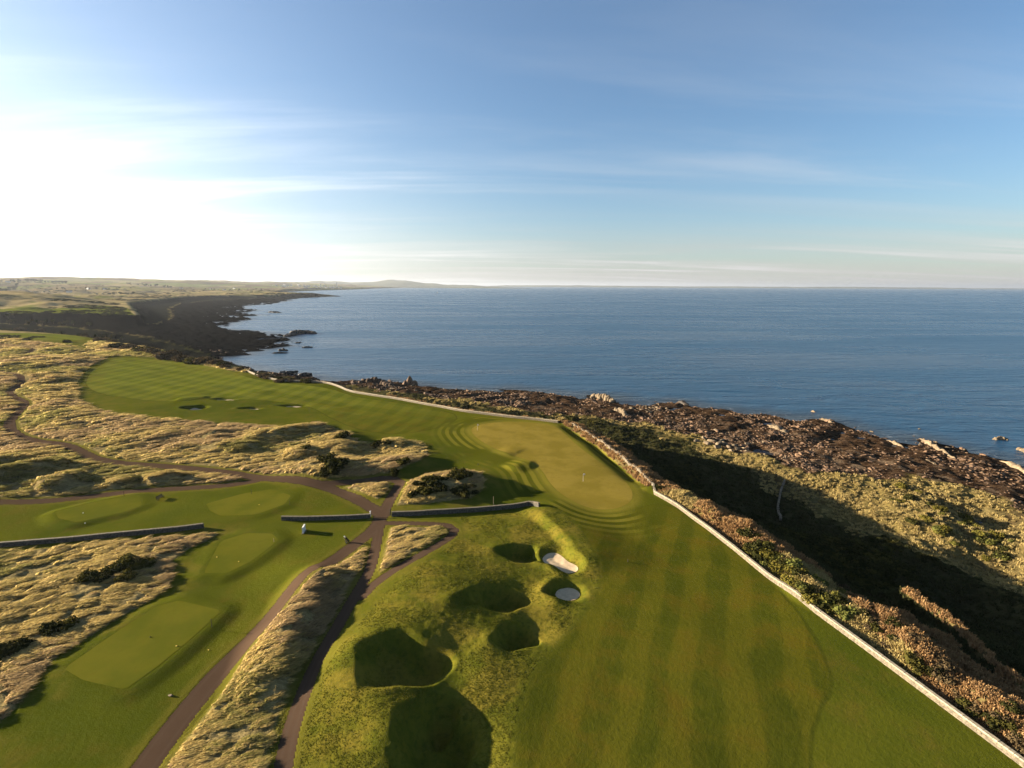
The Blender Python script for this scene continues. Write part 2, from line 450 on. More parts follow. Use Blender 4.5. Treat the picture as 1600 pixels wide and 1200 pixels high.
def base_height(X, Y):
    """terrain height with all features except surface micro relief"""
    R = np.hypot(X, Y)
    d1 = sd_poly(X, Y, EDGE1)
    d2 = sd_poly(X, Y, EDGE2)
    wob = fbm(X, Y, 26, 3, 5) * np.clip(R / 300, 0.35, 6) * 5.0
    dp = np.minimum(d1, d2)
    dg = sd_poly(X, Y, GFOOT)          # negative on the sea side
    ds = sd_poly(X, Y, SEA)            # negative in the sea
    sw = fbm(X, Y, 14, 4, 8) * np.clip(R / 250, 0.6, 5) * 7.0
    ds2 = ds + sw
    # inland rise
    inland = np.clip(-dp, 0, None)
    far = sstep(R, 1000, 7000)
    plat = PZ + far * sstep(inland, 0, 3500) * 100 + sstep(R, 500, 1600) * 3.0 * (1 - far)
    plat += sstep(R, 450, 1100) * fbm(X, Y, 160, 4, 21) * 13 * sstep(inland, 20, 200)
    plat += sstep(R, 420, 800) * (1 - sstep(R, 3000, 6000)) * np.abs(fbm(X, Y, 55, 3, 23)) * 9 * sstep(inland, 20, 120)
    plat += sstep(R, 1200, 4000) * fbm(X, Y, 1300, 4, 22) * 60 * sstep(inland, 100, 1500)
    # hill on the left of the far plateau
    hx, hy = w(-90, 470, 24)
    plat += 20 * np.exp(-(((X - hx) / 420) ** 2 + ((Y - hy) / 200) ** 2)) * sstep(inland, 10, 150)
    # bank: plateau edge -> foot
    t = np.clip(dp + np.minimum(wob, 4) * sstep(dp, 0, 12), 0, None)
    q = t / (t + np.maximum(dg, 0) + 1e-6)
    bank = 2.8 + (PZ - 2.8) * (1 - (sstep(q, -0.12, 0.42) - 0.127) / 0.873)
    # shore
    s = np.clip(ds2, 0, None)
    qq = s / (s + np.maximum(-dg, 0) + 1e-6)
    shore = 0.15 + 3.05 * qq ** 0.8
    under = np.maximum(-3.0, ds2 * 0.12)
    z = np.where(dp < 0, plat, np.where(dg > 0, bank, np.where(ds2 > 0, shore, under)))
    edge_soft = sstep(-dp, 0, 3)
    z = np.where((dp < 0), PZ * (1 - edge_soft) + plat * edge_soft, z)
    # relief of the bank
    bm = (dp > 0) & (dg > 0)
    z = z + np.where(bm, (fbm(X, Y, 22, 4, 31) * 4.0) * sstep(dp, 2, 14) * sstep(dg, 0, 10), 0)
    # ridge on the bank in the lower right
    L = W_([(1425, 935), (1445, 950), (1500, 990), (1545, 1035), (1600, 1088), (1700, 1170)], 13)
    dl, sl = dist_line(X, Y, L)
    crest = 14.3 + 0 * X
    zz = crest - dl * np.where(sl < 0, 0.85, 0.75)
    z = np.where(bm & (dl < 16), np.maximum(z, zz), z)
    # trough just behind it
    # gap between wall and strip stays level; spoil strip rises a little
    e = np.clip(-dp, 0, None)
    db, sb, ab_ = dist_line(X, Y, BANK_TOP[::-1], True)
    fade = sstep(ab_, 0, 0.1) * sstep(1 - ab_, 0, 0.1)
    z = z + fade * 0.8 * np.exp(-(db / 0.8) ** 2)
    z = z - fade * 0.95 * np.exp(-((db - 2.6) / 2.6) ** 2) * (sb > 0) * (dp < 0)
    strip = (X > 18) & (Y < 185) & (R < 400)
    z = z + np.where(strip, 1.5 * sstep(e, 0.2, 1.6) * (1 - sstep(e, 4, 8)) * (0.75 + fbm(X, Y, 7, 2, 44)) * (Y < 122), 0)
    return z, dp, dg, ds2


def path_dist(X, Y):
    d = np.full(X.shape, 1e4)
    x = X.ravel()
    y = Y.ravel()
    out = d.ravel()
    for L, hw in PATHS:
        lo = L.min(0) - 14
        hi = L.max(0) + 14
        idx = np.nonzero((x > lo[0]) & (x < hi[0]) & (y > lo[1]) & (y < hi[1]))[0]
        if len(idx) == 0:
            continue
        LL = resample(L, 3.0)
        dd, _ = dist_line(x[idx], y[idx], LL)
        out[idx] = np.minimum(out[idx], dd - hw)
    return out.reshape(X.shape)


def golf_relief(X, Y, z, dp):
    """mounds, ridges, tees and bunkers of the near plateau"""
    R = np.hypot(X, Y)
    near = 1 - sstep(R, 700, 1100)
    on = sstep(-dp, 0, 8) * near
    rough = np.full(X.shape, 1e4)
    for P in ROUGHS:
        rough = np.minimum(rough, sd_poly(X, Y, P, 60))
    rm = 1 - sstep(rough, -11, -1)
    fw = np.full(X.shape, 1e4)
    for F in (FAIR, FAIR2):
        fw = np.minimum(fw, sd_poly(X, Y, F, 60))
    fwm = 1 - sstep(fw, -12, 4)
    mz = np.exp(-(((X + 10) / 26) ** 2 + ((Y - 75) / 30) ** 2))
    z = z + on * fbm(X, Y, 34, 3, 51) * (0.45 + 0.2 * mz * (1 - fwm))
    z = z + on * fwm * fbm(X, Y * 1.7, 15, 3, 52) * 0.22 * np.clip(R / 130, 0.5, 2)
    pdist = path_dist(X, Y)
    rm = rm * (0.12 + 0.88 * sstep(pdist, 1.0, 11.0))
    z = z + on * rm * (fbm(X, Y, 24, 3, 61) * 2.0 + np.abs(fbm(X, Y, 17, 2, 62)) * 1.2) * np.clip(R / 200, 0.45, 1.3)
    m = R < 520
    for L, wl, wr, h in RIDGES:
        if h == 0:
            continue
        d, s, al = dist_line(X[m], Y[m], L, True)
        hh = h * sstep(al, 0, 0.22) * sstep(1 - al, 0, 0.22)
        ww = np.where(s < 0, wl, wr)
        q = np.clip(d / ww, 0, 1)
        z[m] += hh * np.where(s < 0, (1 - q) ** 2 * (1 + 2 * q), (1 - q * q * (3 - 2 * q)))
    for px, py, r, h in BUMPS:
        cx, cy = w(px, py)
        z += h * np.exp(-((X - cx) ** 2 + (Y - cy) ** 2) / (r * r))
    # tees: flatten
    tee = np.full(X.shape, 1e4)
    for T in TEES:
        d = sd_poly(X, Y, T, 14)
        c = T.mean(0)
        lev = PZ + 0.30
        f = 1 - sstep(d, 0.3, 3.6)
        z = z * (1 - f) + lev * f
        tee = np.minimum(tee, d)
    # green: soften relief
    g = sd_poly(X, Y, GREEN, 80)
    f = 1 - sstep(g, -6, 6)
    z = z * (1 - 0.6 * f) + (PZ + 0.15) * 0.6 * f
    # bunkers
    pit = np.full(X.shape, 1e4)
    for S_, _l in SAND:
        pit = np.minimum(pit, sd_poly(X, Y, S_, 12))
    for (cx, cy, rx, ry, dep, rot), sand in zip(PITW, PIT_SAND):
        mm = (np.abs(X - cx) < rx * 2.6) & (np.abs(Y - cy) < ry * 2.6)
        x, y = X[mm], Y[mm]
        if len(x) == 0:
            continue
        ca, sa = math.cos(rot), math.sin(rot)
        u = ((x - cx) * ca + (y - cy) * sa) / rx
        v = (-(x - cx) * sa + (y - cy) * ca) / ry
        ang = np.arctan2(v, u)
        rr = np.hypot(u, v) * (1 + 0.10 * np.sin(3 * ang + cx) + 0.06 * np.sin(5 * ang + cy))
        if sand:
            f = 1 - sstep(rr, 0.62, 1.15)
            z[mm] = z[mm] - dep * f + np.exp(-((rr - 1.3) / 0.2) ** 2) * 0.25 * (u < 0.2)
        else:
            # the turf is heaped on the side of the sun and falls away beyond the hollow
            e_in = 0.30 + 0.30 * sstep(u, -0.6, 0.8)
            f = 1 - sstep(rr, e_in, 1.2)
            z[mm] = z[mm] - dep * f
            z[mm] += (0.15 if rx >= 4 else 0.12) * rx * np.exp(-((u + 1.25) / 0.62) ** 2 - ((v - 0.1) / 0.75) ** 2)
            z[mm] -= 0.19 * rx * np.exp(-((u - 1.15) / 0.7) ** 2 - (v / 1.1) ** 2)
    for S_, _l in SAND[:2]:
        c = S_.mean(0)
        mm = (np.abs(X - c[0]) < 9) & (np.abs(Y - c[1]) < 9)
        if not mm.any():
            continue
        d = sd_poly(X[mm], Y[mm], S_)
        fl = PZ - 0.85 + 0.12 * np.clip(d + 2, -1, 3)
        f = 1 - sstep(d, -0.1, 0.8 + 0.9 * sstep(X[mm] - c[0], -2, 2))
        z[mm] = z[mm] * (1 - f) + fl * f
        # raised shoulder on the sunny side that throws the shade over the sand
        z[mm] += 0.45 * np.exp(-((d - 1.8) / 1.1) ** 2) * sstep(c[0] - X[mm], -1.0, 3.0)
    return z, rough, tee, g, pit


# ------------------------------------------------------------------ ground grid
r1 = np.geomspace(2.0, 36.0, 14)[:-1]
ratio = 1.0037
r2 = 36.0 * ratio ** np.arange(int(math.log(620 / 36.0) / math.log(ratio)))
r3 = np.geomspace(r2[-1] * 1.0055, 42000.0, 420)
RAD = np.concatenate([r1, r2, r3])
LR = np.log(RAD)
th_f = np.radians(np.arange(-60, 60.001, 0.2))
th_c = np.radians(np.arange(63, 297.1, 6.0))
TH = np.concatenate([th_f, th_c])           # measured from +Y clockwise
THW = np.concatenate([TH, [TH[0] + 2 * math.pi]])
NR, NTH = len(RAD), len(THW)
RR, TT = np.meshgrid(RAD, THW, indexing='ij')
GX = RR * np.sin(TT)
GY = RR * np.cos(TT)
z0, DP, DG, DS = base_height(GX, GY)
z0, ROUGH, TEE, GRN, PIT = golf_relief(GX, GY, z0, DP)
PATH = path_dist(GX, GY)
FAI = np.full(GX.shape, 1e4)
for F in (FAIR, FAIR2, FAIR3, FAIR4):
    FAI = np.minimum(FAI, sd_poly(GX, GY, F, 60))
POOLD = sd_poly(GX, GY, POOL, 30)
# path bed: level the ground across the path a little, rough grass lip beside it
RMASK = (1 - sstep(ROUGH, -1.2, 0.2)) * sstep(PATH - np.clip(RR / 600, 0, 0.8), 0.1, 1.6)
ROCKM = sstep(-DG + fbm(GX, GY, 9, 3, 77) * 9, 0, 4) * sstep(DS, -30, -10)
BANKM = sstep(DP, -1.0, 2.0) * (1 - ROCKM)
# strip between wall and edge: coarse growth, not mown
wx = np.vstack([np.array([(60, -60)]), WALL_SEA_NEAR, BANK_TOP, WALL_SEA_FAR])
dw, sw_ = dist_line(GX, GY, wx)
BEYOND = ((sw_ > 0) & (GY < 420) & (GX > -170) & (RR < 700) & (dw < 60) & (DP < 2) & (GX > GX * 0 - 165))
BANKM = np.maximum(BANKM, BEYOND * sstep(dw, 0.2, 0.8))
dbt, _s = dist_line(GX, GY, BANK_TOP)
BANKM = np.maximum(BANKM, (1 - sstep(dbt, 1.3, 2.1)) * (RR < 300))
tuft = (fbm(GX, GY, 1.6, 3, 91) * 0.35 + np.abs(fbm(GX, GY, 3.2, 2, 92)) * 0.5) * (1 - sstep(RR, 350, 520)) + fbm(GX, GY, 6.5, 3, 93) * 1.0 * sstep(RR, 200, 400) * (1 - sstep(RR, 900, 2000))
z0 = z0 + tuft * RMASK
z0 = z0 + (fbm(GX, GY, 2.6, 3, 95) * 0.9) * BANKM * (1 - sstep(RR, 400, 900)) * sstep(DP, -9, -3)
# mown edge: the tall grass ends in a small step
z0 = z0 + 0.15 * RMASK * (1 - sstep(RR, 400, 600))
# coarse semi rough (on the mounds round the bunkers)
SZ = W_([(440, 1200), (500, 1070), (560, 985), (618, 918), (680, 877), (714, 842), (722, 820), (705, 803), (840, 797), (880, 806), (905, 830), (935, 880), (940, 920), (915, 960),
         (870, 1005), (832, 1060), (816, 1110), (806, 1160), (800, 1290), (400, 1290)])
SEMI = sstep(-sd_poly(GX, GY, SZ, 40), -1.0, 1.5) * sstep(PATH, 0, 0.6)
z0 = z0 + SEMI * (1 - BANKM) * fbm(GX, GY, 0.9, 2, 97) * 0.06 * (1 - sstep(RR, 150, 260)) * sstep(PATH, 0, 1)
# shore rocks: broken strata running out to sea
ca, sa = math.cos(math.radians(38)), math.sin(math.radians(38))
U = GX * ca + GY * sa
V = -GX * sa + GY * ca
amp = np.clip(RR / 260, 0.7, 3.5)
strata = fbm(U / 1.0, V * 3.2, 24, 4, 101) * 1.3 + fbm(GX, GY, 4.5 , 3, 102) * 1.0
z0 = z0 + strata * ROCKM * amp * sstep(DS, -2, 10) * (1 - sstep(RR, 1500, 4000))
z0 = np.where((POOLD < 3), z0 * sstep(POOLD, -2, 3) + 0.9 * (1 - sstep(POOLD, -2, 3)) * (1), z0)
HRAW = z0.copy()
# drop the ground under paths, greens, tees and sand so that their own surfaces lie on it
low = (PATH < -0.2) | (GRN < -0.3) | (TEE < -0.3) | ((PIT < -0.15) & (RR < 520))
z0 = np.where(low, z0 - 0.07, z0)


def H(x, y):
    """height of the finished ground at points"""
    x = np.atleast_1d(np.asarray(x, float))
    y = np.atleast_1d(np.asarray(y, float))
    return grid_at(HRAW, x, y)


def grid_at(A, x, y):
    r = np.maximum(np.hypot(x, y), RAD[0])
    th = np.arctan2(x, y)
    th = np.where(th < THW[0], th + 2 * math.pi, th)
    fi = np.interp(r, RAD, np.arange(NR))
    fj = np.interp(th, THW, np.arange(NTH))
    i = np.clip(fi.astype(int), 0, NR - 2)
    j = np.clip(fj.astype(int), 0, NTH - 2)
    a = fi - i
    b = fj - j
    return (A[i, j] * (1 - a) * (1 - b) + A[i + 1, j] * a * (1 - b) + A[i, j + 1] * (1 - a) * b + A[i + 1, j + 1] * a * b)


def at(px, py, z=None):
    """world point of a place in the photograph lying on the ground"""
    zz = PZ
    for _ in range(6):
        x, y = w(px, py, zz)
        zn = float(H(x, y)[0])
        zz = 0.5 * zz + 0.5 * zn
    return x, y, zn


# ------------------------------------------------------------------ mesh helpers
def mesh_np(name, V3, quads, attrs=None, smooth=True, tris=None):
    me = bpy.data.meshes.new(name)
    V3 = np.asarray(V3, np.float32)
    me.vertices.add(len(V3))
    me.vertices.foreach_set('co', V3.ravel())
    parts = []
    tot = []
    if quads is not None and len(quads):
        quads = np.asarray(quads, np.int32)
        parts.append(quads.ravel())
        tot.append(np.full(len(quads), 4, np.int32))
    if tris is not None and len(tris):
        tris = np.asarray(tris, np.int32)
        parts.append(tris.ravel())
        tot.append(np.full(len(tris), 3, np.int32))
    li = np.concatenate(parts)
    lt = np.concatenate(tot)
    ls = np.concatenate([[0], np.cumsum(lt)[:-1]]).astype(np.int32)
    me.loops.add(len(li))
    me.loops.foreach_set('vertex_index', li)
    me.polygons.add(len(lt))
    me.polygons.foreach_set('loop_start', ls)
    me.polygons.foreach_set('loop_total', lt)
    if smooth:
        me.polygons.foreach_set('use_smooth', np.ones(len(lt), bool))
    if attrs:
        for k, a in attrs.items():
            at_ = me.attributes.new(k, 'FLOAT', 'POINT')
            at_.data.foreach_set('value', np.asarray(a, np.float32).ravel())
    me.update(calc_edges=True)
    return me


def link(name, me, mat=None, parent=None, kind=None, label=None, cat=None, group=None, loc=None):
    o = bpy.data.objects.new(name, me)
    COL.objects.link(o)
    if mat is not None and me is not None and not me.materials:
        me.materials.append(mat)
    if parent is not None:
        o.parent = parent
    if loc is not None:
        o.location = loc
    tag(o, label, cat, group, kind)
    return o


def tag(o, label=None, cat=None, group=None, kind=None):
    if label:
        o['label'] = label
    if cat:
        o['category'] = cat
    if group:
        o['group'] = group
    if kind:
        o['kind'] = kind
    return o


def empty(name, loc, label, cat, group=None, rz=0.0):
    o = bpy.data.objects.new(name, None)
    COL.objects.link(o)
    o.empty_display_size = 0.3
    o.location = loc
    o.rotation_euler = (0, 0, rz)
    return tag(o, label, cat, group)


def copy_tree(o, parent=None, **kw):
    c = o.copy()
    COL.objects.link(c)
    c.parent = parent
    for ch in list(o.children):
        copy_tree(ch, c)
    tag(c, **kw)
    return c


class MB:
    """collects simple solids into one mesh"""
    def __init__(self):
        self.v = []
        self.f = []

    def box(self, c, s, rz=0.0, jit=0.0, taper=1.0, rx=0.0):
        b = len(self.v)
        cz, sz = math.cos(rz), math.sin(rz)
        for k in range(8):
            x = (-.5 if k in (0, 3, 4, 7) else .5) * s[0]
            y = (-.5 if k in (0, 1, 4, 5) else .5) * s[1]
            z = (-.5 if k < 4 else .5) * s[2]
            if k >= 4:
                x *= taper
                y *= taper
            if jit:
                x += random.uniform(-jit, jit) * s[0]
                y += random.uniform(-jit, jit) * s[1]
                z += random.uniform(-jit, jit) * s[2]
            if rx:
                y, z = y * math.cos(rx) - z * math.sin(rx), y * math.sin(rx) + z * math.cos(rx)
            self.v.append((c[0] + x * cz - y * sz, c[1] + x * sz + y * cz, c[2] + z))
        for q in ((3, 2, 1, 0), (4, 5, 6, 7), (0, 1, 5, 4), (1, 2, 6, 5), (2, 3, 7, 6), (3, 0, 4, 7)):
            self.f.append(tuple(b + i for i in q))
        return self

    def tube(self, p, q, r0, r1=None, n=8):
        r1 = r0 if r1 is None else r1
        p, q = Vector(p), Vector(q)
        d = (q - p).normalized()
        a = d.orthogonal().normalized()
        c = d.cross(a)
        b = len(self.v)
        for (o, r) in ((p, r0), (q, r1)):
            for k in range(n):
                t = 2 * math.pi * k / n
                self.v.append(tuple(o + (a * math.cos(t) + c * math.sin(t)) * r))
        for k in range(n):
            self.f.append((b + k, b + (k + 1) % n, b + n + (k + 1) % n, b + n + k))
        self.f.append(tuple(b + k for k in range(n))[::-1])
        self.f.append(tuple(b + n + k for k in range(n)))
        return self

    def prism(self, pts, z0_, z1):
        b = len(self.v)
        n = len(pts)
        for z in (z0_, z1):
            for p in pts:
                self.v.append((p[0], p[1], z))
        for k in range(n):
            self.f.append((b + k, b + (k + 1) % n, b + n + (k + 1) % n, b + n + k))
        self.f.append(tuple(b + k for k in range(n))[::-1])
        self.f.append(tuple(b + n + k for k in range(n)))
        return self

    def poly(self, pts):
        b = len(self.v)
        self.v += [tuple(p) for p in pts]
        self.f.append(tuple(range(b, b + len(pts))))
        return self

    def mesh(self, name):
        me = bpy.data.meshes.new(name)
        me.from_pydata(self.v, [], self.f)
        me.update()
        return me

    def build(self, name, mat, parent=None, **kw):
        return link(name, self.mesh(name), mat, parent, **kw)


# ------------------------------------------------------------------ materials
def new_mat(name):
    m = bpy.data.materials.new(name)
    m.use_nodes = True
    m.node_tree.nodes.clear()
    return m, NT(m.node_tree)


def finish(N, col, rough=0.9, normal=None, spec=0.2, **kw):
    p = N.n('ShaderNodeBsdfPrincipled')
    N.set(p.inputs['Base Color'], col if isinstance(col, bpy.types.NodeSocket) else (*col, 1))
    N.set(p.inputs['Roughness'], rough)
    p.inputs['Specular IOR Level'].default_value = spec
    if normal is not None:
        N.set(p.inputs['Normal'], normal)
    for k, v in kw.items():
        N.set(p.inputs[k], v)
    N.n('ShaderNodeOutputMaterial', inp={0: p.outputs[0]})
    return p


def simple(name, col, rough=0.8, var=0.25, scale=3.0, bump=0.0, spec=0.2, bdist=0.03, rand=0.0):
    m, N = new_mat(name)
    t = N.n('ShaderNodeTexCoord').outputs['Object']
    n = N.noise(t, scale, 5, 0.6)
    a = tuple(c * (1 - var) for c in col)
    b = tuple(min(1, c * (1 + var)) for c in col)
    c = N.mix(N.ramp(n, 0.3, 0.7), a, b)
    if rand:
        rnd = N.n('ShaderNodeObjectInfo').outputs['Random']
        hs = N.n('ShaderNodeHueSaturation')
        N.set(hs.inputs['Color'], c)
        N.set(hs.inputs['Value'], N.ramp(rnd, 0, 1, 1 - rand, 1 + rand, smooth=False))
        c = hs.outputs[0]
    nrm = N.bump(n, bump, bdist) if bump else None
    finish(N, c, rough, nrm, spec)
    return m


def sub(a, b):
    return a


# palette (real surface colours)
C_MOWN = (0.044, 0.054, 0.0050)
C_MOWN2 = (0.070, 0.073, 0.0065)
C_SEMI = (0.095, 0.105, 0.014)
C_GREEN = (0.205, 0.160, 0.030)
C_TAWNY = (0.25, 0.19, 0.08)
C_TAWNY2 = (0.15, 0.115, 0.048)
C_RUGREEN = (0.085, 0.088, 0.022)
C_BRACKEN = (0.17, 0.085, 0.03)


def stripes(N, pos, ang, period, soft=0.25):
    mp = N.mapping(pos, rot=(0, 0, ang))
    s = N.n('ShaderNodeSeparateXYZ', inp={0: mp})
    f = N.math('SINE', N.math('MULTIPLY', s.outputs[0], 2 * math.pi / period))
    return N.ramp(f, -soft, soft)


def ground_material():
    m, N = new_mat('ground_cover')
    pos = N.n('ShaderNodeNewGeometry').outputs['Position']
    rough, green, fair, rock, bank, far, path, semi = [N.attr(k) for k in ('rough', 'green', 'fair', 'rock', 'bank', 'far', 'path', 'semi')]
    ds = N.attr('shore')
    dark = N.attr('dark')
    nL = N.noise(pos, 0.035, 5, 0.6)
    nM = N.noise(pos, 0.22, 5, 0.62)
    nS = N.noise(pos, 1.4, 5, 0.65)
    nF = N.noise(pos, 7.0, 3, 0.7)
    wind = N.noise(N.mapping(pos, scale=(0.55, 1.6, 1), rot=(0, 0, math.radians(-28))), 1.0, 4, 0.6, 0.4)
    # mown turf
    mown = N.mix(N.ramp(nL, 0.35, 0.65), C_MOWN, C_MOWN2)
    mown = N.mix(N.math('MULTIPLY', N.ramp(nM, 0.48, 0.74), 0.5), mown, (0.092, 0.066, 0.011))
    mown = N.mix(N.math('MULTIPLY', N.ramp(nS, 0.5, 0.75), 0.3), mown, (0.040, 0.052, 0.006))
    # mowing stripes on the fairway
    st1 = stripes(N, N.n('ShaderNodeVectorMath', operation='ADD', inp={0: pos, 1: N.n('ShaderNodeVectorMath', operation='SCALE', inp={0: N.n('ShaderNodeTexNoise', inp={'Vector': pos, 'Scale': 0.05}).outputs['Color'], 3: 7.0}).outputs[0]}).outputs[0], math.radians(22), 6.8, 0.4)
    st2 = stripes(N, pos, math.radians(-62), 13.0)
    sepp = N.n('ShaderNodeSeparateXYZ', inp={0: pos})
    yfar = N.ramp(sepp.outputs[1], 150, 260)
    xleft = N.ramp(sepp.outputs[0], -40, -150)
    stn = N.math('ADD', N.math('MULTIPLY', st1, 0.5), N.math('MULTIPLY', N.math('SUBTRACT', nM, 0.36), 1.6), clamp=True)
    stf = N.math('MULTIPLY', N.math('ADD', N.math('MULTIPLY', stripes(N, pos, math.radians(4), 8.5), 0.55), N.math('MULTIPLY', st2, 0.45)), 1.0)
    st = N.n('ShaderNodeMix', inp={0: yfar, 2: stn, 3: stf}).outputs[0]
    infair = N.ramp(N.math('ADD', fair, N.math('MULTIPLY', N.math('SUBTRACT', nM, 0.5), 1.5)), 0.25, -0.25)
    fcol = N.mix(st, (0.041, 0.047, 0.0045), (0.080, 0.073, 0.0066))
    fcol = N.mix(yfar, fcol, N.mix(stf, (0.072, 0.084, 0.010), (0.108, 0.115, 0.014)))
    fcol = N.mix(N.math('MULTIPLY', N.ramp(nM, 0.46, 0.72), N.ramp(yfar, 0.0, 1.0, 0.5, 0.15)), fcol, (0.078, 0.050, 0.006))
    fcol = N.mix(N.math('MULTIPLY', N.ramp(nS, 0.5, 0.8), 0.3), fcol, (0.038, 0.046, 0.004))
    fcol = N.mix(N.math('MULTIPLY', N.ramp(nF, 0.52, 0.72), 0.28), fcol, (0.115, 0.100, 0.014))
    mown = N.mix(N.math('MULTIPLY', N.ramp(nF, 0.5, 0.7), 0.35), mown, (0.100, 0.092, 0.012))
    col = N.mix(infair, mown, fcol)
    eline = N.ramp(N.math('ABSOLUTE', N.math('ADD', N.math('SUBTRACT', fair, 0.2), N.math('MULTIPLY', N.math('SUBTRACT', nM, 0.5), 1.5))), 0.42, 0.1)
    col = N.mix(N.math('MULTIPLY', eline, 0.45), col, (0.026, 0.030, 0.004))
    # rings mown round the green
    ring = N.math('SINE', N.math('MULTIPLY', green, 2 * math.pi / 2.6))
    ringm = N.math('MULTIPLY', N.ramp(ring, -0.5, 0.5), N.math('MULTIPLY', N.ramp(green, 16, 6), N.ramp(semi, 0.4, 0.0)))
    ringm = N.math('MULTIPLY', ringm, N.ramp(N.noise(pos, 0.05, 2), 0.4, 0.5))
    col = N.mix(N.math('MULTIPLY', N.ramp(N.math('ADD', green, N.math('MULTIPLY', N.math('SUBTRACT', nM, 0.5), 3.0)), 4.5, 1.0), N.ramp(semi, 0.4, 0.0)), col, (0.112, 0.098, 0.013))
    rz_ = N.math('MULTIPLY', N.math('MULTIPLY', N.ramp(green, 1.0, 3.5), N.ramp(green, 14, 6)), N.ramp(semi, 0.4, 0.0))
    col = N.mix(N.math('MULTIPLY', rz_, 0.6), col, (0.050, 0.052, 0.0045))
    col = N.mix(N.math('MULTIPLY', ringm, 0.8), col, (0.135, 0.116, 0.014))
    # semi rough
    scol = N.mix(N.ramp(nM, 0.3, 0.7), (0.062, 0.068, 0.007), (0.118, 0.104, 0.012))
    scol = N.mix(N.math('MULTIPLY', N.ramp(N.noise(pos, 0.13, 4, 0.6), 0.46, 0.62), 0.7), scol, (0.150, 0.112, 0.017))
    scol = N.mix(N.math('MULTIPLY', N.ramp(nS, 0.45, 0.7), 0.6), scol, (0.034, 0.042, 0.006))
    scol = N.mix(N.math('MULTIPLY', N.ramp(nF, 0.5, 0.7), 0.35), scol, (0.115, 0.105, 0.016))
    col = N.mix(semi, col, scol)
    # long grass
    t = N.mix(N.ramp(wind, 0.35, 0.65), C_TAWNY2, C_TAWNY)
    t = N.mix(N.math('MULTIPLY', N.ramp(nM, 0.55, 0.75), 0.7), t, C_RUGREEN)
    t = N.mix(N.math('MULTIPLY', N.ramp(nL, 0.52, 0.68), 0.5), t, (0.20, 0.125, 0.062))
    t = N.mix(N.math('MULTIPLY', N.ramp(nF, 0.45, 0.65), 0.4), t, (0.07, 0.052, 0.022))
    rgh = N.math('ADD', rough, N.math('MULTIPLY', N.math('SUBTRACT', nS, 0.5), 1.6))
    rm = N.ramp(rgh, 0.3, -0.5)
    tnear = N.ramp(rgh, 7.0, 0.2)
    tnear = N.math('MAXIMUM', tnear, N.math('MULTIPLY', N.ramp(rgh, 20.0, 1.0), yfar))
    ylw = N.math('MULTIPLY', tnear, N.math('MULTIPLY', N.ramp(nM, 0.4, 0.6), 0.45))
    col = N.mix(ylw, col, (0.125, 0.10, 0.018))
    col = N.mix(rm, col, t)
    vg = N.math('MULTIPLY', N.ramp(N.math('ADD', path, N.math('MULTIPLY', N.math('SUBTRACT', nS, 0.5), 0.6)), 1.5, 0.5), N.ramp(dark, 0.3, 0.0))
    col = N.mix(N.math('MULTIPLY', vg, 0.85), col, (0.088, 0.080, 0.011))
    # coastal bank
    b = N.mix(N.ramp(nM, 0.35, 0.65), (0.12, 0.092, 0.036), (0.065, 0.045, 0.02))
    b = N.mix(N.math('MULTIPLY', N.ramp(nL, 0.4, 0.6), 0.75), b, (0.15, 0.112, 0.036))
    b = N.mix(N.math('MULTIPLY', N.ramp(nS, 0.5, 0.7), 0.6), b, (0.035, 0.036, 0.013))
    slope_shade = N.math('MULTIPLY', N.ramp(N.attr('edge'), 58, 44), N.ramp(sepp.outputs[2], 14.2, 12.5))  # band below the plateau edge: shadow painted into the bank colour
    b = N.mix(N.math('MULTIPLY', slope_shade, 0.9), b, N.mix(N.ramp(nM, 0.35, 0.6), (0.012, 0.013, 0.005), (0.036, 0.034, 0.014)))
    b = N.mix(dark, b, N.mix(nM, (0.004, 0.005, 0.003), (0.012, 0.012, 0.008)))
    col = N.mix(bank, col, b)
    # far country: fields, rough and woods
    vo = N.n('ShaderNodeTexVoronoi', inp={0: N.mapping(pos, scale=(0.0045, 0.0020, 0.0), rot=(0, 0, 0.5)), 'Scale': 1.0})
    sepc = N.n('ShaderNodeSeparateColor', inp={0: vo.outputs['Color']})
    fld = N.mix(N.ramp(sepc.outputs[0], 0.3, 0.7), (0.22, 0.175, 0.085), (0.115, 0.135, 0.032))
    fld = N.mix(N.ramp(sepc.outputs[1], 0.62, 0.7), fld, (0.10, 0.072, 0.045))
    lk = N.noise(N.mapping(pos, scale=(0.007, 0.011, 0)), 1.0, 7, 0.7)
    links_ = N.mix(N.ramp(lk, 0.52, 0.64), (0.25, 0.19, 0.088), (0.135, 0.135, 0.034))
    links_ = N.mix(N.ramp(N.noise(N.mapping(pos, scale=(0.006, 0.012, 0), loc=(3, 7, 0)), 1.0, 8, 0.75), 0.50, 0.60), links_, (0.05, 0.046, 0.022))
    ff = N.mix(N.math('MULTIPLY', N.ramp(far, 0.5, 0.85), 0.8), links_, fld)
    fm = N.math('MULTIPLY', N.ramp(far, 0.02, 0.12), N.math('SUBTRACT', 1.0, bank))
    fm = N.math('MULTIPLY', fm, N.math('SUBTRACT', 1.0, N.math('MULTIPLY', infair, N.ramp(far, 0.6, 0.4))))
    col = N.mix(fm, col, ff)
    # rock shore
    rn = N.noise(N.mapping(pos, scale=(0.35, 1.3, 1), rot=(0, 0, math.radians(-38))), 1.0, 6, 0.65, 0.3)
    rk = N.mix(N.ramp(rn, 0.38, 0.62), (0.018, 0.010, 0.006), (0.088, 0.054, 0.030))
    rk = N.mix(N.math('MULTIPLY', N.ramp(nS, 0.55, 0.75), 0.6), rk, (0.026, 0.015, 0.008))
    rk = N.mix(N.ramp(ds, 6.0, 0.0), rk, (0.016, 0.013, 0.010))
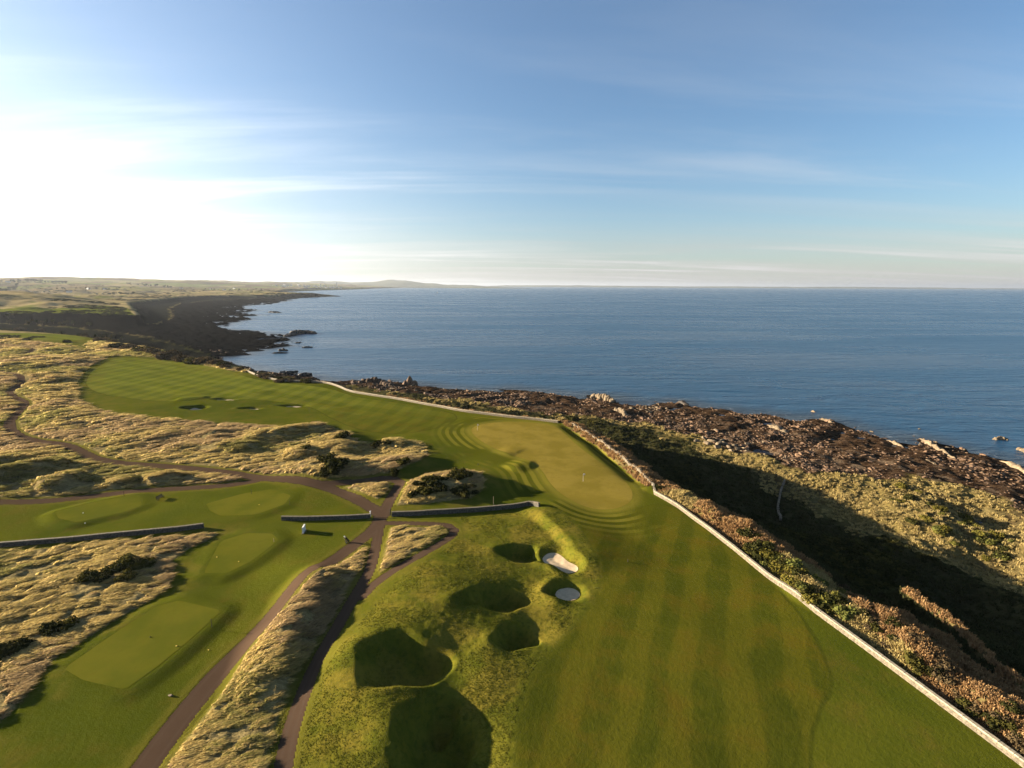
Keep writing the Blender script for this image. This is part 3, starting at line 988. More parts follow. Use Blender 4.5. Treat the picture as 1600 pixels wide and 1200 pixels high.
    gritm = N.math('MULTIPLY', N.ramp(nM, 0.52, 0.62), N.ramp(ds, 20, 45))
    rk = N.mix(N.math('MULTIPLY', gritm, 0.7), rk, (0.14, 0.10, 0.064))
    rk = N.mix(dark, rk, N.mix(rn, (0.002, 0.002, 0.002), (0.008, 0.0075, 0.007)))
    col = N.mix(rock, col, rk)
    # relief
    near = N.ramp(far, 0.05, 0.0)
    hgt = N.math('ADD', N.math('MULTIPLY', nF, 0.5), nS)
    n1 = N.bump(hgt, 0.6, 0.14)
    n2 = N.bump(N.math('MULTIPLY', wind, N.math('MAXIMUM', rm, bank)), 0.9, 0.8, n1)
    n3 = N.bump(N.math('MULTIPLY', rn, rock), 1.0, 1.6, n2)
    finish(N, col, 0.95, n3, 0.0)
    return m


def turf_patch_mat(name, a, b, c, ringattr=False):
    m, N = new_mat(name)
    pos = N.n('ShaderNodeNewGeometry').outputs['Position']
    nM = N.noise(pos, 0.12, 5, 0.6)
    nS = N.noise(pos, 1.1, 5, 0.6)
    nF = N.noise(pos, 9.0, 2, 0.6)
    col = N.mix(N.ramp(nM, 0.38, 0.62), a, b)
    col = N.mix(N.math('MULTIPLY', N.ramp(nS, 0.5, 0.75), 0.35), col, c)
    finish(N, col, 0.95, N.bump(nF, 0.25, 0.03), 0.0)
    return m


def path_material():
    m, N = new_mat('path_grit')
    pos = N.n('ShaderNodeNewGeometry').outputs['Position']
    pd = N.attr('path')
    nM = N.noise(pos, 0.3, 5, 0.6)
    nS = N.noise(pos, 2.5, 5, 0.65)
    nF = N.noise(pos, 18.0, 2, 0.6)
    col = N.mix(N.ramp(nM, 0.35, 0.65), (0.042, 0.0215, 0.0110), (0.062, 0.034, 0.0185))
    col = N.mix(N.math('MULTIPLY', N.ramp(nS, 0.45, 0.7), 0.4), col, (0.026, 0.016, 0.010))
    # wheel tracks and grass-worn rim
    trk = N.ramp(N.math('ABSOLUTE', N.math('ADD', pd, 0.75)), 0.0, 0.3)
    col = N.mix(N.math('MULTIPLY', trk, 0.25), (0.066, 0.043, 0.028), col)
    col = N.mix(N.ramp(N.math('ADD', pd, N.math('MULTIPLY', nS, 0.3)), -0.16, 0.12), col, (0.028, 0.022, 0.008))
    finish(N, col, 0.95, N.bump(N.math('ADD', nS, nF), 0.3, 0.04), 0.0)
    return m


M_GROUND = ground_material()
M_GREEN = turf_patch_mat('putting_turf', (0.142, 0.108, 0.016), (0.178, 0.132, 0.023), (0.125, 0.080, 0.012))
M_TEE = turf_patch_mat('tee_turf', (0.072, 0.076, 0.0075), (0.096, 0.091, 0.0095), (0.088, 0.068, 0.008))
M_PATH = path_material()
M_SAND = simple('bunker_sand', (0.42, 0.315, 0.195), 0.95, 0.12, 1.5, 0.3)
M_STONE = simple('wall_stone', (0.14, 0.115, 0.08), 0.9, 0.35, 3.0, 0.5)
M_WALLD = simple('dark_wall_stone', (0.075, 0.066, 0.052), 0.9, 0.45, 3.0, 0.6)
M_COPE = simple('coping_stone', (0.30, 0.25, 0.17), 0.9, 0.25, 2.0, 0.4)
M_ROCK = simple('shore_rock', (0.094, 0.057, 0.033), 0.85, 0.55, 1.2, 0.8, bdist=0.1, rand=0.65)
M_ROCKP = simple('pale_rock', (0.155, 0.115, 0.070), 0.85, 0.35, 1.0, 0.8, bdist=0.1, rand=0.3)
M_ROCKD = simple('wet_rock', (0.022, 0.017, 0.013), 0.6, 0.5, 0.6, 0.8, bdist=0.2, rand=0.3)
M_DARK = simple('dark_timber', (0.03, 0.022, 0.014), 0.8, 0.3, 4.0)
M_WHITE = simple('white_paint', (0.62, 0.60, 0.55), 0.5, 0.06, 4.0)
M_TIMB = simple('grey_timber', (0.22, 0.17, 0.11), 0.85, 0.3, 6.0)
M_YEL = simple('yellow_paint', (0.75, 0.5, 0.08), 0.5, 0.05)
M_BARK = simple('bark', (0.06, 0.045, 0.03), 0.9, 0.3, 4.0)
M_SLATE = simple('slate_roof', (0.09, 0.09, 0.10), 0.7, 0.2)
M_HARL = simple('white_harling', (0.5, 0.48, 0.43), 0.9, 0.08)
M_GLASS = simple('window_glass', (0.03, 0.035, 0.04), 0.1, 0.1, spec=0.5)


def leaf_mat(name, cols, trans=0.25):
    m, N = new_mat(name)
    geo = N.n('ShaderNodeNewGeometry')
    rnd = geo.outputs['Random Per Island']
    ob = N.n('ShaderNodeObjectInfo').outputs['Random']
    c = N.mix(rnd, cols[0], cols[1])
    if len(cols) > 2:
        c = N.mix(N.math('MULTIPLY', N.ramp(ob, 0.5, 1.0, smooth=False), 0.75), c, cols[2])
    hs = N.n('ShaderNodeHueSaturation')
    N.set(hs.inputs['Color'], c)
    N.set(hs.inputs['Value'], N.ramp(ob, 0, 1, 0.75, 1.25, smooth=False))
    d = N.n('ShaderNodeBsdfDiffuse', inp={0: hs.outputs[0]})
    tr = N.n('ShaderNodeBsdfTranslucent', inp={0: hs.outputs[0]})
    mx = N.n('ShaderNodeMixShader', inp={0: trans, 1: d.outputs[0], 2: tr.outputs[0]})
    N.n('ShaderNodeOutputMaterial', inp={0: mx.outputs[0]})
    return m


M_TUFT = leaf_mat('dry_grass', ((0.33, 0.24, 0.085), (0.66, 0.50, 0.20), (0.32, 0.25, 0.08)), 0.45)
M_TUFTG = leaf_mat('green_tuft', ((0.085, 0.092, 0.012), (0.165, 0.148, 0.022), (0.075, 0.082, 0.013)), 0.4)
M_BRACK = leaf_mat('dead_bracken', ((0.20, 0.105, 0.042), (0.36, 0.225, 0.105), (0.13, 0.075, 0.03)), 0.35)
M_GORSE = leaf_mat('gorse_leaf', ((0.016, 0.018, 0.006), (0.038, 0.036, 0.011), (0.055, 0.047, 0.011)), 0.15)
M_GORSEY = leaf_mat('gorse_leaf_yellow', ((0.075, 0.070, 0.014), (0.15, 0.12, 0.024), (0.08, 0.09, 0.024)), 0.25)
M_THORN = leaf_mat('bare_thorn', ((0.045, 0.033, 0.017), (0.10, 0.07, 0.034), (0.05, 0.036, 0.02)), 0.15)
M_TREE = leaf_mat('tree_leaf', ((0.02, 0.025, 0.009), (0.04, 0.043, 0.015), (0.05, 0.037, 0.018)), 0.15)

# ------------------------------------------------------------------ build the ground
FARA = sstep(RR, 520, 9000)
FARA = np.clip((np.log(np.maximum(RR, 1)) - math.log(560)) / (math.log(9000) - math.log(560)), 0, 1)
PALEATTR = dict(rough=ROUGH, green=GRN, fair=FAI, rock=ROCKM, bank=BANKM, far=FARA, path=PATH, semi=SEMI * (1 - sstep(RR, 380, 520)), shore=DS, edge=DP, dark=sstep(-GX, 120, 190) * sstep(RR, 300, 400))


def grid_mesh(name, mask_cells, Z, attrs, X=GX, Y=GY):
    i, j = np.nonzero(mask_cells)
    nc = X.shape[1]
    a = i * nc + j
    q = np.stack([a, a + nc, a + nc + 1, a + 1], 1)[:, ::-1]
    used = np.unique(q)
    remap = np.full(X.size, -1, np.int64)
    remap[used] = np.arange(len(used))
    V3 = np.stack([X.ravel()[used], Y.ravel()[used], Z.ravel()[used]], 1)
    return mesh_np(name, V3, remap[q], {k: v.ravel()[used] for k, v in attrs.items()})


zmax = np.maximum.reduce([z0[:-1, :-1], z0[1:, :-1], z0[:-1, 1:], z0[1:, 1:]])
cells = zmax > -1.6
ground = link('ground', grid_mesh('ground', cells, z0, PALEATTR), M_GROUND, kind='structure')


def snap_patch(name, sdf, X, Y, Zf, mat, lift, attrs_fn=None, **kw):
    """mesh of the grid cells inside sdf < 0 with the rim moved onto the outline"""
    D = sdf(X, Y)
    inside = D < 0
    c = inside[:-1, :-1] | inside[1:, :-1] | inside[:-1, 1:] | inside[1:, 1:]
    Xs, Ys = X.copy(), Y.copy()
    out = (D >= 0) & (D < 60)
    touch = np.zeros_like(out)
    touch[:-1, :-1] |= c
    touch[1:, :-1] |= c
    touch[:-1, 1:] |= c
    touch[1:, 1:] |= c
    sel = touch & (D >= 0)
    for _ in range(2):
        x, y = Xs[sel], Ys[sel]
        e = 0.05
        d = sdf(x, y)
        gx = (sdf(x + e, y) - sdf(x - e, y)) / (2 * e)
        gy = (sdf(x, y + e) - sdf(x, y - e)) / (2 * e)
        n = np.maximum(np.hypot(gx, gy), 0.3)
        Xs[sel] = x - gx / n * d
        Ys[sel] = y - gy / n * d
    Z = np.zeros_like(X)
    Z[touch] = Zf(Xs[touch], Ys[touch]) + lift
    at_ = {'path': sdf(Xs, Ys)} if attrs_fn == 'path' else {}
    me = grid_mesh(name, c, Z, at_, Xs, Ys)
    return link(name, me, mat, **kw)


# paths: on the polar grid
ii = np.nonzero((PATH < 1.5).any(1))[0]
jj = np.nonzero((PATH < 1.5).any(0))[0]
si, sj = slice(ii[0], ii[-1] + 1), slice(jj[0], jj[-1] + 1)


def path_cached(x, y):
    if x.shape == GX[si, sj].shape and np.array_equal(x, GX[si, sj]):
        return PATH[si, sj]
    return path_dist(x, y)


snap_patch('path', path_cached, GX[si, sj], GY[si, sj], H, M_PATH, -0.02, 'path', kind='structure')


def local_grid(P, step, pad=0.8):
    lo, hi = P.min(0) - pad, P.max(0) + pad
    return np.meshgrid(np.arange(lo[0], hi[0], step), np.arange(lo[1], hi[1], step), indexing='ij')


X_, Y_ = local_grid(GREEN, 0.45)
snap_patch('putting_green', lambda x, y: sd_poly(x, y, GREEN), X_, Y_, H, M_GREEN, 0.012, kind='structure')
TEE_L = ['long mown tee platform left of the dark bench on the upper left lawn', 'pale tee platform right of the dark bench below the cart path',
         'small tee platform between the tawny field tip and the white stone slab', 'large rectangular tee platform in the lower left beside the tawny field edge']
for T, lab in zip(TEES, TEE_L):
    X_, Y_ = local_grid(T, 0.4)
    snap_patch('tee_box', lambda x, y: sd_poly(x, y, T), X_, Y_, H, M_TEE, 0.02, label=lab, cat='tee', group='tee platforms left of the paths')

# ------------------------------------------------------------------ bunker sand surfaces
for S_, lab in SAND:
    far_ = np.hypot(*S_.mean(0)) > 180
    X_, Y_ = local_grid(S_, 0.5 if far_ else 0.22, 0.6)
    snap_patch('bunker', lambda x, y: sd_poly(x, y, S_), X_, Y_, H, M_SAND, 0.06, label=lab, cat='bunker', group='bunkers')
#@@SEA
# ------------------------------------------------------------------ sea
def sea_material():
    m, N = new_mat('sea_water')
    pos = N.n('ShaderNodeNewGeometry').outputs['Position']
    d = N.attr('shore')
    dist = N.attr('range')
    w1 = N.noise(N.mapping(pos, scale=(0.5, 1.0, 1), rot=(0, 0, math.radians(18))), 0.35, 5, 0.62, 0.3)
    w2 = N.noise(N.mapping(pos, scale=(0.35, 1.2, 1), rot=(0, 0, math.radians(12))), 0.075, 5, 0.6, 0.5)
    w3 = N.noise(N.mapping(pos, scale=(0.3, 1.5, 1), rot=(0, 0, math.radians(8))), 0.008, 5, 0.6, 0.6)
    n = N.bump(w1, 0.8, 0.9)
    n = N.bump(w2, 0.8, 3.0, n)
    deep = N.mix(N.ramp(w3, 0.35, 0.65), (0.003, 0.032, 0.070), (0.006, 0.046, 0.092))
    col = N.mix(N.ramp(d, -26, -1), deep, (0.016, 0.022, 0.026))
    foam = N.math('MULTIPLY', N.ramp(N.noise(pos, 0.35, 6, 0.75), 0.58, 0.66), N.ramp(d, -16, -3))
    col = N.mix(foam, col, (0.35, 0.36, 0.37))
    ro = N.ramp(w3, 0.3, 0.7, 0.22, 0.34)
    p = finish(N, col, ro, n, 0.5)
    p.inputs['IOR'].default_value = 1.333
    return m


rs = np.concatenate([np.geomspace(120, 700, 150), np.geomspace(710, 90000, 110)])
ts = np.radians(np.concatenate([np.arange(-62, 62.01, 0.8), np.arange(66, 150, 6.0)]))
SR, ST = np.meshgrid(rs, ts, indexing='ij')
SX, SY = SR * np.sin(ST), SR * np.cos(ST)
sd_ = sd_poly(SX, SY, SEA)
c_ = np.minimum.reduce([sd_[:-1, :-1], sd_[1:, :-1], sd_[:-1, 1:], sd_[1:, 1:]]) < 60
sea = link('sea', grid_mesh('sea', c_, np.zeros_like(SX), dict(shore=sd_, range=SR), SX, SY), sea_material(), kind='structure')
# sea bed sheet so that nothing shows through beyond the ground
pool_mesh = MB()
pl = smooth_line(POOL, 2, True)
pool_mesh.poly([(p[0], p[1], 1.28) for p in pl[::-1]] if False else [(p[0], p[1], 1.28) for p in pl])
link('rock_pool_water', pool_mesh.mesh('rock_pool_water'), bpy.data.materials['sea_water'], kind='structure')


# ------------------------------------------------------------------ dry stone walls
def stone_wall(L, height, thick, label, mat_body, mat_cope, cope=0.16, stone=0.5, group=None, cope_w=1.12):
    L = np.asarray(L, float)
    P = resample(L, stone)
    zs = H(P[:, 0], P[:, 1])
    root = empty('stone_wall', (P[0, 0], P[0, 1], float(zs[0])), label, 'wall', group)
    ox, oy, oz = P[0, 0], P[0, 1], float(zs[0])
    mb, cb = MB(), MB()
    ncourse = 4 if stone < 0.8 else 2
    hc = height / ncourse
    for i in range(len(P) - 1):
        d = P[i + 1] - P[i]
        l = float(np.hypot(*d))
        a = math.atan2(d[1], d[0])
        zc = min(zs[i], zs[i + 1])
        for c in range(ncourse):
            off = 0.5 if c % 2 else 0.0
            mx, my = P[i] + d * (0.5 + off * 0.5)
            mb.box((mx - ox, my - oy, zc - oz + hc * (c + 0.5) - 0.12), (l * 1.0, thick * (1.12 - 0.07 * c), hc * 1.02 + (0.2 if c == 0 else 0)), a, 0.06)
        mx, my = P[i] + d * 0.5
        cb.box((mx - ox, my - oy, zc - oz + height + cope * 0.45 - 0.1), (l * 0.97, thick * cope_w, cope * random.uniform(0.85, 1.2)), a, 0.05)
    mb.build('wall_stones', mat_body, root, kind='stuff')
    cb.build('coping', mat_cope, root, kind='stuff')
    return root


stone_wall(WALL_SEA_NEAR, 0.78, 0.42, 'pale topped stone wall running from the bottom right corner up along the fairway', M_STONE, M_COPE, cope=0.16, stone=0.5)
stone_wall(BANK_TOP, 0.55, 0.5, 'low tumbled stone wall along the bank top right of the green', M_STONE, M_ROCKP, stone=0.7)
stone_wall(smooth_line(WALL_SEA_FAR, 1), 0.85, 0.42, 'long pale stone wall curving along the far edge of the green and fairway above the sea', M_STONE, M_COPE, cope=0.2, stone=1.1)
WL = W_([(-420, 872), (-200, 862), (-60, 857), (0, 854), (60, 849), (120, 845), (200, 838), (280, 831), (318, 826)])
stone_wall(WL, 0.95, 0.45, 'dark stone wall at the left edge between the lawn and the tawny grass field', M_WALLD, M_STONE, cope=0.15, stone=0.6)
WM1 = W_([(440, 813), (477, 813), (510, 812), (545, 811), (578, 809)])
stone_wall(WM1, 0.9, 0.42, 'short stone wall ending at the cart path gap, left of the path junction', M_WALLD, M_STONE, cope=0.15, stone=0.5)
WM2 = W_([(612, 807), (650, 806), (700, 803), (750, 799), (800, 794), (826, 790), (834, 792), (842, 797)])
stone_wall(WM2, 1.05, 0.42, 'stone wall right of the path junction with a hooked sunlit end', M_WALLD, M_STONE, cope=0.15, stone=0.5)
wf = resample(W_([(1228, 735), (1222, 750), (1217, 775), (1222, 795)], 4.5), 1.0)
stone_wall(wf, 1.0, 0.5, 'broken old stone wall crossing the shaded slope above the beach', M_STONE, M_ROCKP, stone=0.9)


# ------------------------------------------------------------------ scattering
def scatter(name, pts, rot, scl, idx, sources, **kw):
    """instances of a few source meshes on points (one object that nobody could count)"""
    me = bpy.data.meshes.new(name)
    me.vertices.add(len(pts))
    me.vertices.foreach_set('co', np.asarray(pts, np.float32).ravel())
    a = me.attributes.new('rot', 'FLOAT_VECTOR', 'POINT')
    a.data.foreach_set('vector', np.asarray(rot, np.float32).ravel())
    a = me.attributes.new('scl', 'FLOAT_VECTOR', 'POINT')
    a.data.foreach_set('vector', np.asarray(scl, np.float32).ravel())
    a = me.attributes.new('idx', 'INT', 'POINT')
    a.data.foreach_set('value', np.asarray(idx, np.int32))
    me.update()
    o = bpy.data.objects.new(name, me)
    COL.objects.link(o)
    o['kind'] = 'stuff'
    tag(o, **kw)
    src = bpy.data.collections.new(name + '_kinds')
    for k, (m_, mat) in enumerate(sources):
        so = bpy.data.objects.new('%s_kind_%d' % (name, k), m_)
        if not m_.materials:
            m_.materials.append(mat)
        src.objects.link(so)
    ng = bpy.data.node_groups.new(name, 'GeometryNodeTree')
    ng.interface.new_socket('Geometry', in_out='INPUT', socket_type='NodeSocketGeometry')
    ng.interface.new_socket('Geometry', in_out='OUTPUT', socket_type='NodeSocketGeometry')
    gi = ng.nodes.new('NodeGroupInput')
    go = ng.nodes.new('NodeGroupOutput')
    ci = ng.nodes.new('GeometryNodeCollectionInfo')
    ci.inputs['Collection'].default_value = src
    ci.inputs['Separate Children'].default_value = True
    ci.inputs['Reset Children'].default_value = True
    ip = ng.nodes.new('GeometryNodeInstanceOnPoints')
    ip.inputs['Pick Instance'].default_value = True

    def na(n, t):
        nd = ng.nodes.new('GeometryNodeInputNamedAttribute')
        nd.data_type = t
        nd.inputs['Name'].default_value = n
        return nd.outputs['Attribute']
    L = ng.links.new
    L(gi.outputs[0], ip.inputs['Points'])
    L(ci.outputs[0], ip.inputs['Instance'])
    L(na('idx', 'INT'), ip.inputs['Instance Index'])
    L(na('rot', 'FLOAT_VECTOR'), ip.inputs['Rotation'])
    L(na('scl', 'FLOAT_VECTOR'), ip.inputs['Scale'])
    L(ip.outputs[0], go.inputs[0])
    md = o.modifiers.new('scatter', 'NODES')
    md.node_group = ng
    return o


def tuft_mesh(n, spread, h, lean, wid, seed):
    """clump of bent blades leaning one way (towards +x)"""
    r = np.random.default_rng(seed)
    V, Q, T = [], [], []
    for k in range(n):
        a = r.uniform(0, 2 * math.pi)
        rr = spread * math.sqrt(r.random())
        bx, by = rr * math.cos(a), rr * math.sin(a)
        hh = h * r.uniform(0.6, 1.15)
        dx = lean * r.uniform(0.4, 1.4) + 0.5 * (bx / spread) * h * 0.5 + r.normal() * 0.08
        dy = r.normal() * 0.25 * h + 0.4 * (by / spread) * h * 0.5
        fa = r.uniform(0, math.pi)
        wx_, wy_ = math.cos(fa) * wid * 0.5, math.sin(fa) * wid * 0.5
        b = len(V)
        V += [(bx - wx_, by - wy_, -0.1), (bx + wx_, by + wy_, -0.1),
              (bx + dx * 0.4 - wx_, by + dy * 0.4 - wy_, hh * 0.65), (bx + dx * 0.4 + wx_, by + dy * 0.4 + wy_, hh * 0.65),
              (bx + dx, by + dy, hh * r.uniform(0.75, 1.0))]
        Q.append((b, b + 1, b + 3, b + 2))
        T.append((b + 2, b + 3, b + 4))
    return mesh_np('tuft_mesh', V, Q, None, False, T)


TUFTS = [tuft_mesh(26, 0.45, 0.52, 0.62, 0.12, 100 + k) for k in range(5)]


def polar_sample(n, r0, r1, t0, t1, rng):
    """points even in bearing and in log distance (so, as dense near as far in view)"""
    r = np.exp(rng.uniform(math.log(r0), math.log(r1), n))
    t = np.radians(rng.uniform(t0, t1, n))
    return r * np.sin(t), r * np.cos(t), r


def rough_mask(x, y):
    return grid_at(RMASK, x, y)


n = 520000
x, y, r = polar_sample(n, 44, 820, -53, 10, RNG)
m = (rough_mask(x, y) > 0.55) & (RNG.random(n) < np.clip(1.2 - r / 900, 0.3, 1)) & (grid_at(BANKM, x, y) < 0.5)
x, y, r = x[m], y[m], r[m]
# gaps: tussocks gather in wind combed rows
cmb = fbm(x * 0.8 + y * 0.4, y * 1.5 - x * 0.7, 2.4, 3, 201)
m = cmb > -0.12 + 0.22 * RNG.random(len(x))
x, y, r = x[m], y[m], r[m]
print('tufts', len(x))
s = 0.62 * (np.clip(r, 60, 820) / 90) ** 0.72 * (1 + 0.9 * np.clip(cmb[m], 0, 0.4)) * RNG.uniform(0.65, 1.25, len(x))
zt = H(x, y)
wd = math.radians(20) + 0.5 * fbm(x, y, 30, 2, 205) + RNG.normal(0, 0.3, len(x))
hue = fbm(x, y, 26, 3, 207) + RNG.normal(0, 0.10, len(x))
M_TUFTO = leaf_mat('olive_grass', ((0.17, 0.155, 0.045), (0.40, 0.33, 0.11), (0.22, 0.19, 0.055)), 0.45)
M_TUFTR = leaf_mat('russet_grass', ((0.26, 0.18, 0.085), (0.56, 0.40, 0.20), (0.28, 0.20, 0.085)), 0.45)
P3, R3 = np.stack([x, y, zt], 1), np.stack([0 * x, 0 * x, wd], 1)
S3 = np.stack([s * 1.7, s * 0.8, s * RNG.uniform(0.55, 1.05, len(x)) * 0.85], 1)
I3 = RNG.integers(0, 5, len(x))
for nm, mk, mt, lb in (('long_grass', (hue > -0.22) & (hue < 0.2), M_TUFT, 'tawny wind combed long grass of the rough'), ('olive_long_grass', hue <= -0.22, M_TUFTO, 'olive green stands within the tawny long grass'),
                       ('russet_long_grass', hue >= 0.2, M_TUFTR, 'pinkish brown stands within the tawny long grass')):
    T_ = [t.copy() for t in TUFTS]
    scatter(nm, P3[mk], R3[mk], S3[mk], I3[mk], [(t, mt) for t in T_], label=lb, cat='grass')

# coarse grass and bracken on the strip and bank beyond the sea wall
TUFB = [tuft_mesh(22, 0.5, 0.6, 0.15, 0.16, 150 + k) for k in range(4)]
n = 150000
x, y, r = polar_sample(n, 55, 420, -14, 58, RNG)
bm = grid_at(BANKM, x, y)
dwl, swl = dist_line(x, y, resample(wx, 4))
dbt, _s = dist_line(x, y, BANK_TOP)
m = (bm > 0.6) & (grid_at(ROCKM, x, y) < 0.3) & ((dwl > 0.9) | (dbt < 1.9))
x, y, r = x[m], y[m], r[m]
zt = H(x, y)
lo = zt < 8
keep = np.where(lo, RNG.random(len(x)) < 0.5, RNG.random(len(x)) < 0.9)
x, y, r, zt, lo = x[keep], y[keep], r[keep], zt[keep], lo[keep]
s = 0.8 * (np.clip(r, 60, 420) / 90) ** 0.6 * RNG.uniform(0.6, 1.3, len(x))
s = np.where(lo, s * 0.75, s)
print('bank tufts', len(x))
edg = grid_at(DP, x, y)
shade_slp = (edg > 1.5) & (edg < 50 + 14 * fbm(x, y, 12, 2, 214)) & (zt < 13.6) & (r < 300)
br = (~lo) & (~shade_slp) & (fbm(x, y, 16, 3, 210) > -0.2)
M_SLOPE_SHADE = leaf_mat('shade_toned_grass', ((0.026, 0.028, 0.010), (0.070, 0.066, 0.026), (0.035, 0.040, 0.014)), 0.25)  # green slope grass, its colour darkened to deepen the cast shadow
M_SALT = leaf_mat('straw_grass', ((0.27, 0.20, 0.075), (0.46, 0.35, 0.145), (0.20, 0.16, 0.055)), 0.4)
for nm, mk, mt, lb in (('dead_bracken', br, M_BRACK, 'reddish dead bracken and coarse growth beside the sea wall'), ('shade_toned_grass', shade_slp, M_SLOPE_SHADE, 'green grass and herbs darkened for shade on the slope above the beach'), ('coarse_grass', ~br & ~shade_slp, M_SALT, 'straw coloured coarse grass on the bank above the beach')):
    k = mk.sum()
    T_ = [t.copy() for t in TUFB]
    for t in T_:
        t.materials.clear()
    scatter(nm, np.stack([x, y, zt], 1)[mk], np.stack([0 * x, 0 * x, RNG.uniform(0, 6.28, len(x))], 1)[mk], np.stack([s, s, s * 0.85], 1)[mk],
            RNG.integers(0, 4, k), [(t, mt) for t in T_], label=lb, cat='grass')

# short tufts of the semi rough on the mounds by the bunkers
n = 120000
x, y, r = polar_sample(n, 44, 140, -36, 12, RNG)
m = (grid_at(SEMI, x, y) > 0.7) & (grid_at(BANKM, x, y) < 0.2) & (grid_at(PATH, x, y) > 0.3) & (RNG.random(n) < 0.42 + fbm(x, y, 4, 3, 220) * 1.6)
x, y, r = x[m], y[m], r[m]
print('semi tufts', len(x))
s = 0.165 * (r / 80) ** 0.7 * RNG.uniform(0.6, 1.4, len(x))
TG = [tuft_mesh(14, 0.5, 0.42, 0.2, 0.16, 180 + k) for k in range(4)]
scatter('semi_rough_grass', np.stack([x, y, H(x, y)], 1), np.stack([0 * x, 0 * x, RNG.uniform(0, 6.28, len(x))], 1), np.stack([s, s, s * 0.8], 1),
        RNG.integers(0, 4, len(x)), [(t, M_TUFTG) for t in TG], label='short green semi rough grass on the mounds round the bunkers', cat='grass')


# ------------------------------------------------------------------ rocks
def ico(sub_=1):
    t = (1 + 5 ** 0.5) / 2
    V = [(-1, t, 0), (1, t, 0), (-1, -t, 0), (1, -t, 0), (0, -1, t), (0, 1, t), (0, -1, -t), (0, 1, -t), (t, 0, -1), (t, 0, 1), (-t, 0, -1), (-t, 0, 1)]
    F = [(0, 11, 5), (0, 5, 1), (0, 1, 7), (0, 7, 10), (0, 10, 11), (1, 5, 9), (5, 11, 4), (11, 10, 2), (10, 7, 6), (7, 1, 8), (3, 9, 4), (3, 4, 2), (3, 2, 6),
         (3, 6, 8), (3, 8, 9), (4, 9, 5), (2, 4, 11), (6, 2, 10), (8, 6, 7), (9, 8, 1)]
    V = [Vector(v).normalized() for v in V]
    for _ in range(sub_):
        cache, F2 = {}, []

        def mid(a, b):
            k = (min(a, b), max(a, b))
            if k not in cache:
                V.append(((V[a] + V[b]) / 2).normalized())
                cache[k] = len(V) - 1
            return cache[k]
        for a, b, c in F:
            ab, bc, ca_ = mid(a, b), mid(b, c), mid(c, a)
            F2 += [(a, ab, ca_), (b, bc, ab), (c, ca_, bc), (ab, bc, ca_)]
        F = F2
    return np.array(V), np.array(F)


def rock_mesh(seed, sub_=1, block=0.75, sc=(1, 1, 1)):
    r = np.random.default_rng(seed)
    V, F = ico(sub_)
    V = V.copy()
    # chop by random planes for faceted faces
    for _ in range(9):
        nrm = r.normal(size=3)
        nrm /= np.linalg.norm(nrm)
        d = r.uniform(0.55, 0.85) * block
        dd = V @ nrm
        V = np.where((dd > d)[:, None], V - np.outer(dd - d, nrm), V)
    V = V * (1 + r.normal(0, 0.04, (len(V), 1)))
    return mesh_np('rock_mesh', V * np.array(sc), None, None, False, F)


ROCKS = [rock_mesh(300 + k, 1, 0.9, (1.0, 0.75, 0.55)) for k in range(6)]
ROCKN = [rock_mesh(320 + k, 2, 0.9, (1.0, 0.75, 0.55)) for k in range(6)]
n = 90000
x, y, r = polar_sample(n, 150, 760, -36, 56, RNG)
rk = grid_at(ROCKM, x, y)
dsx = grid_at(DS, x, y)
m = (rk > 0.45) & (dsx > -7) & (grid_at(POOLD, x, y) > 1) & (r < 560) & (grid_at(DG, x, y) < 2)
x, y, r, dsx = x[m], y[m], r[m], dsx[m]
cl_ = fbm(x, y, 15, 3, 230)
m = RNG.random(len(x)) < np.clip(0.42 + cl_ * 1.5, 0.08, 1) * np.where(dsx < 0, 0.25, 1)
x, y, r, dsx = x[m], y[m], r[m], dsx[m]
s = np.exp(RNG.normal(math.log(0.44), 0.40, len(x))) * (r / 220) ** 0.8
s = np.clip(s, 0.2, 2.6)
zt = H(x, y)
print('rocks', len(x))
order = np.argsort(-(s / r))
top = order[:240]
rest = order[240:]
rots = np.stack([RNG.normal(0, 0.25, len(x)), RNG.normal(0, 0.25, len(x)), math.radians(-40) + RNG.normal(0, 0.7, len(x))], 1)
pale = (fbm(x, y, 30, 2, 240) + RNG.normal(0, 0.22, len(x))) > 0.42
for nm, mk, mt, lb in (('shore_rocks', ~pale, M_ROCK, 'countless brown rocks of the shore'), ('pale_shore_rocks', pale, M_ROCKP, 'countless pale rocks of the shore')):
    sel = rest[mk[rest]]
    T_ = [t.copy() for t in ROCKS]
    scatter(nm, np.stack([x, y, zt + s * 0.12], 1)[sel], rots[sel], np.stack([s * 1.25, s, s * 0.75], 1)[sel], RNG.integers(0, 6, len(sel)), [(t, mt) for t in T_], label=lb, cat='rocks')
RP = [t.copy() for t in ROCKN]
for t in ROCKN:
    t.materials.append(M_ROCK)
for t in RP:
    t.materials.append(M_ROCKP)
